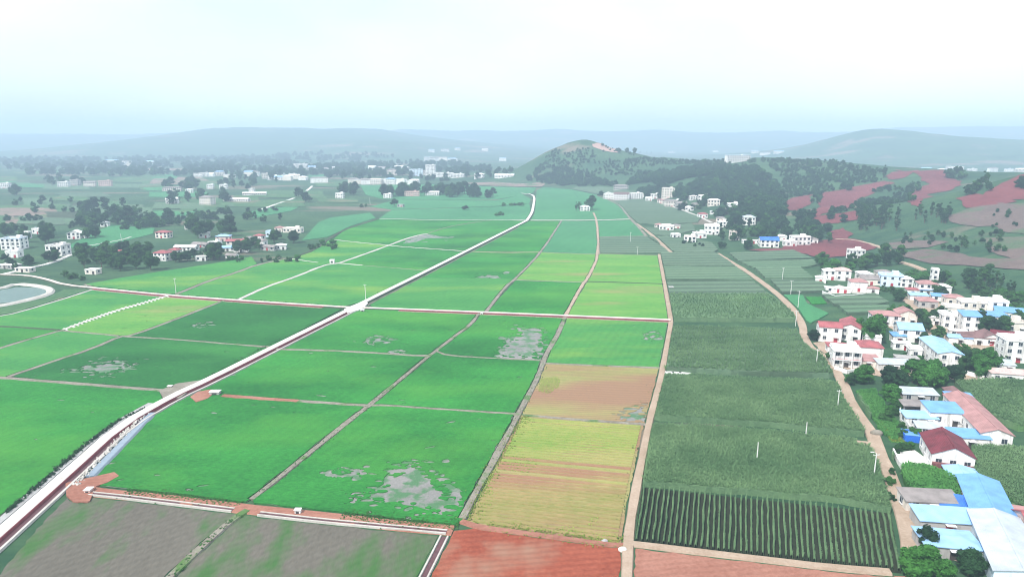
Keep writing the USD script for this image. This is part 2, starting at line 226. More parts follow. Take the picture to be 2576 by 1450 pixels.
gz = gz * np.clip(keep * 1.6 - 0.55, 0, 1)
gz = np.maximum(gz, 0.0)
HI = RegularGridInterpolator((GY, GX), gz, bounds_error=False, fill_value=0.0)
def H(x, y):
    z = HI(np.stack([np.asarray(y, float), np.asarray(x, float)], -1)); return float(z[0]) if np.ndim(x) == 0 else z
def px(u, v):
    """the point of the ground under a pixel of the 2576 px wide picture"""
    d = ray(u, v); t = np.concatenate([np.linspace(60, 1500, 900), np.linspace(1502, 9000, 1800)])
    p = EYE + t[:, None] * d / np.linalg.norm(d)
    under = np.nonzero(p[:, 2] < H(p[:, 0], p[:, 1]))[0]
    if not len(under): return at_dist(u, v, 6500)
    k = under[0]; lo, hi = t[max(k - 1, 0)], t[k]; dn = d / np.linalg.norm(d)
    for _ in range(18):
        m = (lo + hi) / 2; q = EYE + m * dn
        if q[2] < H(q[0], q[1]): hi = m
        else: lo = m
    q = EYE + hi * dn; q[2] = H(q[0], q[1]); return q
ny, nx = gx.shape
ii, jj = np.meshgrid(np.arange(ny - 1), np.arange(nx - 1), indexing='ij')
q = (ii * nx + jj).ravel()
gf = np.vstack([np.c_[q, q + 1, q + nx + 1], np.c_[q, q + nx + 1, q + nx]])
obj('ground', (np.stack([gx, gy, gz], -1).reshape(-1, 3), gf), 'ground', smooth=True, kind='structure', label='patchwork of earth, grass and wooded slopes under the fields and hills')

# haze: one closed box round everything
usdkit.material(stage, '/World/Looks/haze', {'v': ('principled_volume', {'color': (0.58, 0.79, 0.98), 'density': HAZE, 'anisotropy': 0.0})}, volume='v.volume')
obj('haze', MB().box((0, 3950, -1.5), (12800, 9000, 262.0)).out(), 'haze', kind='stuff', label='pale blue haze that thickens towards the far hills')

# ================================================================ roads, canals, bunds
def dens(line, step=4.0):
    p = np.asarray(line, float)[:, :2]; out = [p[0]]
    for a, b in zip(p[:-1], p[1:]):
        n = max(1, int(np.linalg.norm(b - a) / step)); out += [a + (b - a) * k / n for k in range(1, n + 1)]
    return np.array(out)
def world(line, z=0.0):
    return np.array([px(u, v)[:2] for u, v in line])
def smoothline(p, it=2):
    p = np.asarray(p, float)
    for _ in range(it):
        q = [p[0]]
        for a, b in zip(p[:-1], p[1:]): q += [a * .75 + b * .25, a * .25 + b * .75]
        q.append(p[-1]); p = np.array(q)
    return p
def sides(p):
    t = np.gradient(p, axis=0); t /= np.linalg.norm(t, axis=1, keepdims=True) + 1e-9
    return np.c_[t[:, 1], -t[:, 0]]                                            # to the right of the way
def strip(line, width, height, slope=0.5, step=5.0, wob=0.0, base=0.0, off=0.0, seed=0):
    """a raised band along a world polyline, its flanks sloping down to the ground"""
    p = dens(line, step); s = sides(p); w = np.full(len(p), width / 2)
    r = np.random.default_rng(seed + len(p))
    if wob: w = w * (1 + wob * (meshkit.noise(np.c_[p / 6.0, np.full(len(p), seed)], seed) - 0.5) * 2); p = p + s * (wob * 0.8 * (meshkit.noise(np.c_[p / 14.0, np.full(len(p), seed + 5)], seed) - 0.5))[:, None]
    p = p + s * off
    rows = []
    for k, z in ((-1, 0), (-1, 1), (1, 1), (1, 0)):
        e = w + (slope if z == 0 else 0.0); q = p + s * (k * e)[:, None]
        zz = H(q[:, 0], q[:, 1]) + (base + height if z else base - 0.3)
        if z and wob: zz = zz + r.uniform(-.04, .04, len(zz))
        rows.append(np.c_[q, zz])
    v = np.stack(rows, 1); n = len(p); f = []
    for i in range(n - 1):
        for k in range(3): f += [(i * 4 + k, (i + 1) * 4 + k, (i + 1) * 4 + k + 1), (i * 4 + k, (i + 1) * 4 + k + 1, i * 4 + k + 1)]
    m = (n - 1) * 4; f += [(0, 1, 2), (0, 2, 3), (m, m + 2, m + 1), (m, m + 3, m + 2)]
    return v.reshape(-1, 3), np.array(f)[:, ::-1]
CORR = []                                                                     # what the fields keep clear of
def corridor(line, width): CORR.append(LineString(np.asarray(line)[:, :2]).buffer(width / 2, cap_style='flat', join_style='mitre'))
def offset(line, d, step=6.0):
    p = dens(line, step); return p + sides(p) * d

ROAD = world([(-60, 1398), (0, 1345), (160, 1203), (300, 1076), (433, 1000), (517, 962), (680, 880), (859, 791), (922, 759), (1075, 683), (1178, 631), (1325, 556)])
ROAD = smoothline(ROAD, 1)
ROAD2 = smoothline(world([(1325, 556), (1338, 537), (1342, 518), (1345, 496), (1336, 489), (1312, 487)]), 1)
WHOLE = np.vstack([ROAD, ROAD2[1:]])
obj('main_road', strip(WHOLE, 3.1, 0.18, 0.0, seed=1, base=0.70), 'concrete', kind='structure', label='white concrete farm road running diagonally through the paddies to the far hills')
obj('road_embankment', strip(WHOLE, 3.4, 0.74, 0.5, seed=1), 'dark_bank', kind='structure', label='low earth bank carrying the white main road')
corridor(WHOLE, 4.6)
# junction aprons
def pad(name, poly, h, mat, label=None):
    g = Polygon([px(u, v)[:2] for u, v in poly]).buffer(0.8).buffer(-0.4)
    m = trimesh.creation.extrude_polygon(g, h + 0.3, engine='earcut'); m.apply_translation((0, 0, -0.3))
    obj(name, (m.vertices, m.faces), mat, kind='structure', label=label); CORR.append(g)
pad('road_junction', [(868, 780), (902, 766), (924, 764), (914, 776), (900, 783), (876, 789)], 0.846, 'concrete', 'wide pale junction where the main road meets the cross road')
pad('road_apron', [(404, 985), (447, 968), (505, 960), (452, 1002), (415, 1004)], 0.60, 'bund', 'grey earth apron beside the main road bend')
pad('red_soil_apron', [(482, 1000), (500, 988), (527, 983), (540, 988), (520, 1004), (496, 1012)], 0.5, 'red_track', 'reddish earth crossing where a track leaves the main road')
pad('red_soil_corner', [(170, 1218), (205, 1210), (285, 1192), (295, 1200), (268, 1215), (238, 1225), (222, 1262), (190, 1262), (172, 1247)], 0.45, 'red_track', 'red earth corner at the start of the red track')

# canal on the right of the main road, from below the frame up to the cross road, and on from there
near = [k for k in range(len(ROAD)) if ROAD[k][1] < on_plane(890, 778)[1]]
R1 = ROAD[:near[-1] + 1]; R2 = ROAD[near[-1] + 1:]
can = thing('irrigation_canal', 'concrete irrigation canal with dark reddish bed along the near main road', 'canal')
obj('channel_bed', strip(R1, 1.7, 0.20, 0.0, off=2.85), 'canal_bed', can)
obj('channel_lining', strip(R1, 0.24, 0.80, 0.30, off=1.70), 'canal_lining', can)
obj('side_wall', strip(R1, 0.60, 0.60, 0.1, off=3.95, wob=0.05), 'bund_pale', can)
corridor(offset(R1, 3.0), 3.4)
can = thing('roadside_ditch', 'dark narrow ditch along the far half of the main road', 'ditch')
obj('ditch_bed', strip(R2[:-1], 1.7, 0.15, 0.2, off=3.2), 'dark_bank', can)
obj('ditch_bank', strip(R2[:-1], 0.5, 0.42, 0.3, off=4.4, wob=0.3), 'bund', can)
corridor(offset(R2[:-1], 3.3), 2.9)
L0 = [p for p in ROAD if p[1] < on_plane(400, 1010)[1]]
obj('road_shoulder', strip(np.array(L0), 1.9, 0.45, 0.5, off=-3.3, wob=0.08, seed=3), 'concrete_grey', kind='structure', label='grey shoulder along the left side of the white road')
corridor(offset(np.array(L0), -3.2), 2.6)
# broken stone and the smooth blue-grey drain beside the lower canal
DR = smoothline(world([(385, 1040), (352, 1070), (300, 1125), (262, 1163), (226, 1200)]), 2)
obj('drain', strip(DR, 1.9, 0.5, 0.8, seed=4), 'drain_blue', kind='structure', label='smooth blue-grey lined drain beside the canal rubble')
corridor(DR, 3.4)
RB = smoothline(world([(372, 1035), (330, 1075), (285, 1122), (235, 1175), (190, 1222)]), 1)
mb = MB(); rr = np.random.default_rng(4); pr = dens(RB, 0.35)
for i in range(len(pr)):
    for k in range(2):
        a = rr.uniform(0, 6.28); s_ = rr.uniform(.15, .42); o_ = rr.normal(0, .55, 2)
        m = trimesh.creation.icosphere(0, s_); v = m.vertices * rr.uniform(.6, 1.3, (12, 1)); mb.add(v + [pr[i][0] + o_[0], pr[i][1] + o_[1], 0.40 + s_ * .2], m.faces)
obj('rubble', mb.out(), 'bund_pale', kind='stuff', label='broken pale stone piled between the canal and the drain')
corridor(RB, 2.4)

# cross road with its maroon side channel
CR = smoothline(world([(-60, 690), (0, 692), (70, 694), (118, 704), (160, 718), (267, 729), (418, 744), (565, 755), (700, 764), (859, 774), (900, 776), (942, 777), (1205, 787), (1420, 796), (1687, 807)]), 1)
obj('road_embankment', strip(CR, 2.9, 0.66, 0.5, seed=2), 'dark_bank', kind='structure', label='low earth bank carrying the cross road')
obj('cross_road', strip(CR, 2.2, 0.16, 0.0, seed=2, base=0.62), 'road_pink', kind='structure', label='pale cross road running left to right through the paddies')
corridor(CR, 4.2)
CR_A = np.array([p for p in CR if on_plane(215, 724)[0] < p[0] < on_plane(855, 775)[0]]); CR_B = np.array([p for p in CR if p[0] > on_plane(940, 778)[0]])
for part, n, lab in ((CR_A, 2, 'left of'), (CR_B, 3, 'right of')):
    c = thing('side_channel', f'maroon lined side channel along the cross road {lab} the junction', 'canal')
    obj('channel_bed', strip(part, 1.5, 0.22, 0.0, off=2.55), 'canal_bed', c); obj('channel_lining', strip(part, 0.25, 0.70, 0.5, off=1.5), 'canal_lining', c); obj('side_wall', strip(part, 0.35, 0.42, 0.1, off=3.5), 'dirt', c)
    corridor(offset(part, 2.9), 2.5)

# red track at the bottom with kerb strips
RT = smoothline(world([(205, 1232), (260, 1240), (400, 1253), (600, 1278), (650, 1283), (859, 1305), (1000, 1322), (1140, 1334)]), 1)
obj('red_track', strip(RT, 3.6, 0.30, 0.5, wob=0.05, seed=5), 'red_track', kind='structure', label='red earth track between the green paddies and the muddy fields')
corridor(RT, 5.0)
for seg, lab in (([(232, 1240), (330, 1250), (590, 1281)], 'left'), ([(655, 1290), (780, 1304), (859, 1312), (1125, 1336)], 'right')):
    c = thing('track_channel', f'low pale concrete channel along the {lab} half of the red track', 'canal')
    l_ = world(seg)
    obj('channel_wall', strip(l_, 0.36, 0.50, 0.05, off=1.2), 'bund_pale', c); obj('channel_wall', strip(l_, 0.35, 0.46, 0.05, off=-0.1), 'bund_pale', c); obj('channel_bed', strip(l_, 1.0, 0.33, 0.0, off=.5), 'canal_bed', c)
    corridor(offset(l_, 0.6), 2.2)
c = thing('track_channel', 'short stepped concrete channel leaving the red soil plot at the bottom edge', 'canal')
l_ = world([(1118, 1350), (1092, 1402), (1060, 1465)])
obj('channel_wall', strip(l_, 0.35, 0.5, 0.05, off=.8), 'bund_pale', c); obj('channel_wall', strip(l_, 0.35, 0.5, 0.05, off=-.8), 'bund_pale', c); obj('channel_bed', strip(l_, 1.1, 0.2, 0.0), 'canal_bed', c)
corridor(l_, 2.6)

def path(name, pts_, w, h, mat, label, wob=0.12, it=1, seed=0, clear=0.9, kind='structure'):
    l = smoothline(world(pts_), it); obj(name, strip(l, w, h, 0.35, wob=wob, seed=seed), mat, kind=kind, label=label); corridor(l, w + clear); return l
L5 = path('field_path', [(1658, 640), (1672, 714), (1687, 800), (1688, 812), (1676, 880), (1664, 946), (1650, 1000), (1635, 1056), (1620, 1130), (1604, 1210), (1592, 1280), (1580, 1362), (1577, 1460)], 1.9, 0.5, 'dirt', 'tan earth path between the paddies and the maize', seed=21)
VR = path('village_lane', [(1804, 637), (1840, 660), (1877, 681), (1920, 712), (1953, 737), (1980, 762), (2001, 785), (2020, 818), (2022, 850), (2044, 880), (2085, 903), (2110, 943), (2128, 980), (2140, 1012), (2165, 1050), (2192, 1085), (2213, 1138), (2238, 1190), (2258, 1250), (2272, 1300), (2285, 1350), (2292, 1400)], 3.4, 0.3, 'dirt', 'pale earth lane between the maize fields and the houses', seed=22, clear=1.6)
path('village_lane', [(2262, 1262), (2285, 1290), (2318, 1330), (2330, 1362)], 4.5, 0.296, 'dirt', 'earth yard track branching from the lane towards the blue sheds', seed=23)
path('village_lane', [(2150, 1117), (2196, 1122)], 5.0, 0.297, 'dirt', 'short earth stub joining the maize to the lane', seed=24)
path('field_path', [(1585, 1368), (1700, 1382), (1923, 1408), (2090, 1428), (2240, 1440)], 1.6, 0.5, 'dirt', 'tan earth path along the bottom edge of the row crop', seed=25)
path('field_path', [(1600, 562), (1640, 590), (1693, 640)], 3.0, 0.3, 'dirt', 'pale track slanting past the grey field to the white house', seed=26)
bunds = [
 ('L1', [(267, 731), (213, 716)], 1.2, 'bund'), ('a', [(443, 741), (530, 705), (590, 688), (647, 666), (727, 650)], 2.6, 'bund'),
 ('b', [(727, 652), (791, 630), (826, 602), (868, 577), (904, 566), (952, 551)], 2.4, 'dark_bank'), ('c', [(597, 756), (667, 723), (747, 696), (813, 668), (847, 663), (858, 661), (978, 618), (1020, 601), (1058, 591), (1076, 588)], 2.2, 'bund_pale'),
 ('d', [(1078, 587), (1122, 572), (1180, 561), (1240, 554)], 0.9, 'bund'), ('e', [(1222, 786), (1272, 721), (1297, 702), (1362, 634), (1412, 556)], 1.6, 'bund'),
 ('f', [(1422, 795), (1465, 716), (1478, 702), (1507, 641), (1502, 556), (1493, 535)], 1.8, 'dirt'), ('g', [(723, 650), (800, 661)], 1.0, 'bund_pale'),
 ('h', [(858, 663), (912, 668)], 1.6, 'bund_pale'), ('i', [(912, 668), (1070, 681)], 0.5, 'bund'), ('j', [(978, 618), (1025, 622), (1168, 632)], 1.4, 'bund_pale'),
 ('k', [(1187, 633), (1250, 636), (1362, 635)], 1.4, 'dirt'), ('l', [(1362, 635), (1430, 638), (1507, 640)], 0.7, 'bund'), ('m', [(1297, 705), (1380, 708), (1476, 711)], 1.0, 'bund'),
 ('n', [(1478, 709), (1560, 711), (1670, 715)], 0.8, 'dark_bank'), ('o', [(955, 551), (1140, 554), (1322, 554)], 2.0, 'bund_pale'), ('p', [(1335, 554), (1498, 554), (1585, 551)], 1.8, 'bund_pale'),
 ('q', [(839, 603), (897, 610), (978, 617)], 1.1, 'bund_pale'), ('r', [(1508, 639), (1658, 643)], 0.8, 'bund'), ('s', [(1508, 596), (1624, 594)], 0.8, 'bund'),
 ('t', [(1502, 492), (1541, 507), (1561, 518), (1587, 552), (1604, 568), (1626, 594)], 2.4, 'bund'),
 ('u', [(0, 796), (43, 788), (160, 753), (233, 729)], 1.3, 'bund_pale'), ('v', [(0, 822), (80, 826), (150, 831)], 1.0, 'dark_bank'), ('w', [(160, 831), (133, 838), (60, 858), (-40, 890)], 1.8, 'bund'),
 ('x', [(160, 833), (240, 840), (300, 846)], 0.9, 'bund'), ('y', [(563, 757), (440, 805), (333, 845), (302, 847), (233, 878), (140, 908), (23, 948)], 1.7, 'bund'),
 ('z', [(305, 847), (400, 852), (483, 858), (600, 868), (680, 874)], 1.0, 'bund'), ('aa', [(-40, 949), (0, 951), (200, 966), (320, 976), (425, 984)], 1.8, 'bund'),
 ('ab', [(690, 878), (717, 880), (859, 884), (960, 890), (1072, 897), (1092, 888)], 1.3, 'bund'), ('ac', [(1205, 789), (1185, 817), (1142, 848), (1098, 882), (1074, 900), (1015, 950), (928, 1021), (858, 1076), (760, 1155), (717, 1191), (633, 1257)], 1.5, 'bund'),
 ('ad', [(1098, 884), (1125, 895), (1240, 902), (1368, 908)], 0.9, 'bund'), ('ae', [(560, 996), (650, 1003), (750, 1010)], 2.0, 'red_track'), ('af', [(750, 1010), (858, 1017), (925, 1021)], 1.5, 'bund'),
 ('ag', [(930, 1020), (968, 1020), (1092, 1029), (1200, 1036), (1298, 1042)], 0.9, 'bund'), ('ah', [(1422, 798), (1405, 838), (1388, 868), (1372, 896), (1352, 951), (1330, 995), (1305, 1038), (1290, 1070), (1258, 1129), (1225, 1190), (1195, 1242), (1163, 1306)], 1.7, 'bund'),
 ('ai', [(1370, 914), (1500, 920), (1662, 926)], 0.7, 'bund'), ('aj', [(1316, 1044), (1450, 1056), (1628, 1068)], 0.7, 'bund'), ('ak', [(1160, 1312), (1208, 1328), (1350, 1345), (1525, 1370), (1575, 1372)], 1.2, 'red_track'),
 ('al', [(622, 1284), (593, 1302), (547, 1340), (477, 1404), (428, 1452), (390, 1490)], 1.6, 'bund'), ('am', [(1502, 596), (1509, 640)], 0.9, 'bund')]
for n_, (k, p_, w_, m_) in enumerate(bunds):
    path('field_bund', p_, w_, 0.42 if m_ != 'dark_bank' else 0.5, m_, None, wob=0.28, seed=40 + n_, clear=0.55)
CLEAR = unary_union(CORR)

# ================================================================ fields
def ragged(g, amp, seed, step=2.0):
    out = []
    for poly in getattr(g, 'geoms', [g]):
        p = dens(np.array(poly.exterior.coords), step)[:-1]; n = meshkit.fbm(np.c_[p / (amp * 3.0), np.full(len(p), seed)], 3, seed) - 0.5
        t = np.roll(p, -1, 0) - np.roll(p, 1, 0); t /= np.linalg.norm(t, axis=1, keepdims=True) + 1e-9
        out.append(Polygon(p + np.c_[t[:, 1], -t[:, 0]] * (n * 2 * amp)[:, None]).buffer(0))
    return unary_union(out)
def sheet(g, z, spacing, seed, bumpy=0.05, drop=None, wave=0.0):
    """a sheet over the shapely polygon g at height z above the ground, with flanks going down by drop"""
    vs, fs, n = [], [], 0; r = np.random.default_rng(seed)
    for poly in getattr(g, 'geoms', [g]):
        if poly.geom_type != 'Polygon' or poly.area < 0.5: continue
        rings = [dens(np.array(c.coords), spacing)[:-1] for c in (poly.exterior, *poly.interiors)]
        x0, y0, x1, y1 = poly.bounds
        gx_, gy_ = np.meshgrid(np.arange(x0, x1, spacing), np.arange(y0, y1, spacing)); pp = np.c_[gx_.ravel(), gy_.ravel()]
        pp = pp + r.uniform(-.25, .25, pp.shape) * spacing
        pp = pp[shapely.contains_xy(poly.buffer(-spacing * .35), pp[:, 0], pp[:, 1])]
        P = np.vstack(rings + [pp]); T = Delaunay(P).simplices; c = P[T].mean(1)
        T = T[shapely.contains_xy(poly, c[:, 0], c[:, 1])]
        e1, e2 = P[T[:, 1]] - P[T[:, 0]], P[T[:, 2]] - P[T[:, 0]]; cr = e1[:, 0] * e2[:, 1] - e1[:, 1] * e2[:, 0]
        T = np.where((cr < 0)[:, None], T[:, ::-1], T); T = T[np.abs(cr) > 1e-6]
        zz = H(P[:, 0], P[:, 1]) + z + bumpy * (meshkit.fbm(np.c_[P / 3.0, np.full(len(P), seed)], 2, seed) - .5) * 2 + wave * (meshkit.fbm(np.c_[P / 30.0, np.full(len(P), seed)], 2, seed + 1) - .5)
        V = np.c_[P, zz]; F = [T]
        if drop is not None:
            k = 0
            for ring in rings:
                m = len(ring); low = np.c_[ring, H(ring[:, 0], ring[:, 1]) + z - drop]; b = len(V)
                V = np.vstack([V, V[k:k + m], low]); i = np.arange(m); j = (i + 1) % m
                F.append(np.vstack([np.c_[b + i, b + j, b + m + j], np.c_[b + i, b + m + j, b + m + i]])); k += m
        vs.append(V); fs.append(np.vstack(F) + n); n += len(V)
    return (np.vstack(vs), np.vstack(fs)) if vs else None
def blob(pts_, seed, extra=10, amp=1.6):
    core = Polygon([px(u, v)[:2] for u, v in pts_]).buffer(0); r = np.random.default_rng(seed)
    g = ragged(ragged(core, amp * 1.6, seed, 0.8), amp * .45, seed + 1, 0.5)
    x0, y0, x1, y1 = g.bounds; m = max(x1 - x0, y1 - y0); isl = []
    for _ in range(extra * 7):                                                  # tufts of rice left standing in the bare patch, denser at its edge
        b_ = core.exterior.interpolate(r.uniform(0, core.exterior.length)); c = np.array([b_.x, b_.y]) + (np.array(core.centroid.coords[0]) - [b_.x, b_.y]) * abs(r.normal(0, .17))
        s_ = abs(r.normal(.10, .22)) * amp + .1; isl.append(shapely.affinity.scale(ragged(Point(*c).buffer(s_, 6), s_ * .5, seed + 3, .4), r.uniform(1, 2.6), 1))
    if isl: g = g.difference(unary_union(isl))
    out = [g]
    for _ in range(extra * 6):                                                  # and small bare spots around it
        b_ = core.exterior.interpolate(r.uniform(0, core.exterior.length)); c = np.array([b_.x, b_.y]) + (np.array([b_.x, b_.y]) - np.array(core.centroid.coords[0])) * abs(r.normal(0, .16))
        s_ = abs(r.normal(.06, .18)) * amp + .1; out.append(shapely.affinity.scale(ragged(Point(*c).buffer(s_, 6), s_ * .5, seed + 4, .4), r.uniform(1, 3), 1))
    for _ in range(extra):
        a = r.uniform(0, 6.28); c = np.array(g.centroid.coords[0]) + np.array([math.cos(a) * (x1 - x0), math.sin(a) * (y1 - y0)]) * r.uniform(.35, .72); s_ = r.uniform(.3, 1.0) * m * .05
        out.append(ragged(Point(*c).buffer(s_, 8), s_ * .5, seed + 7, 0.5))
    return unary_union(out)
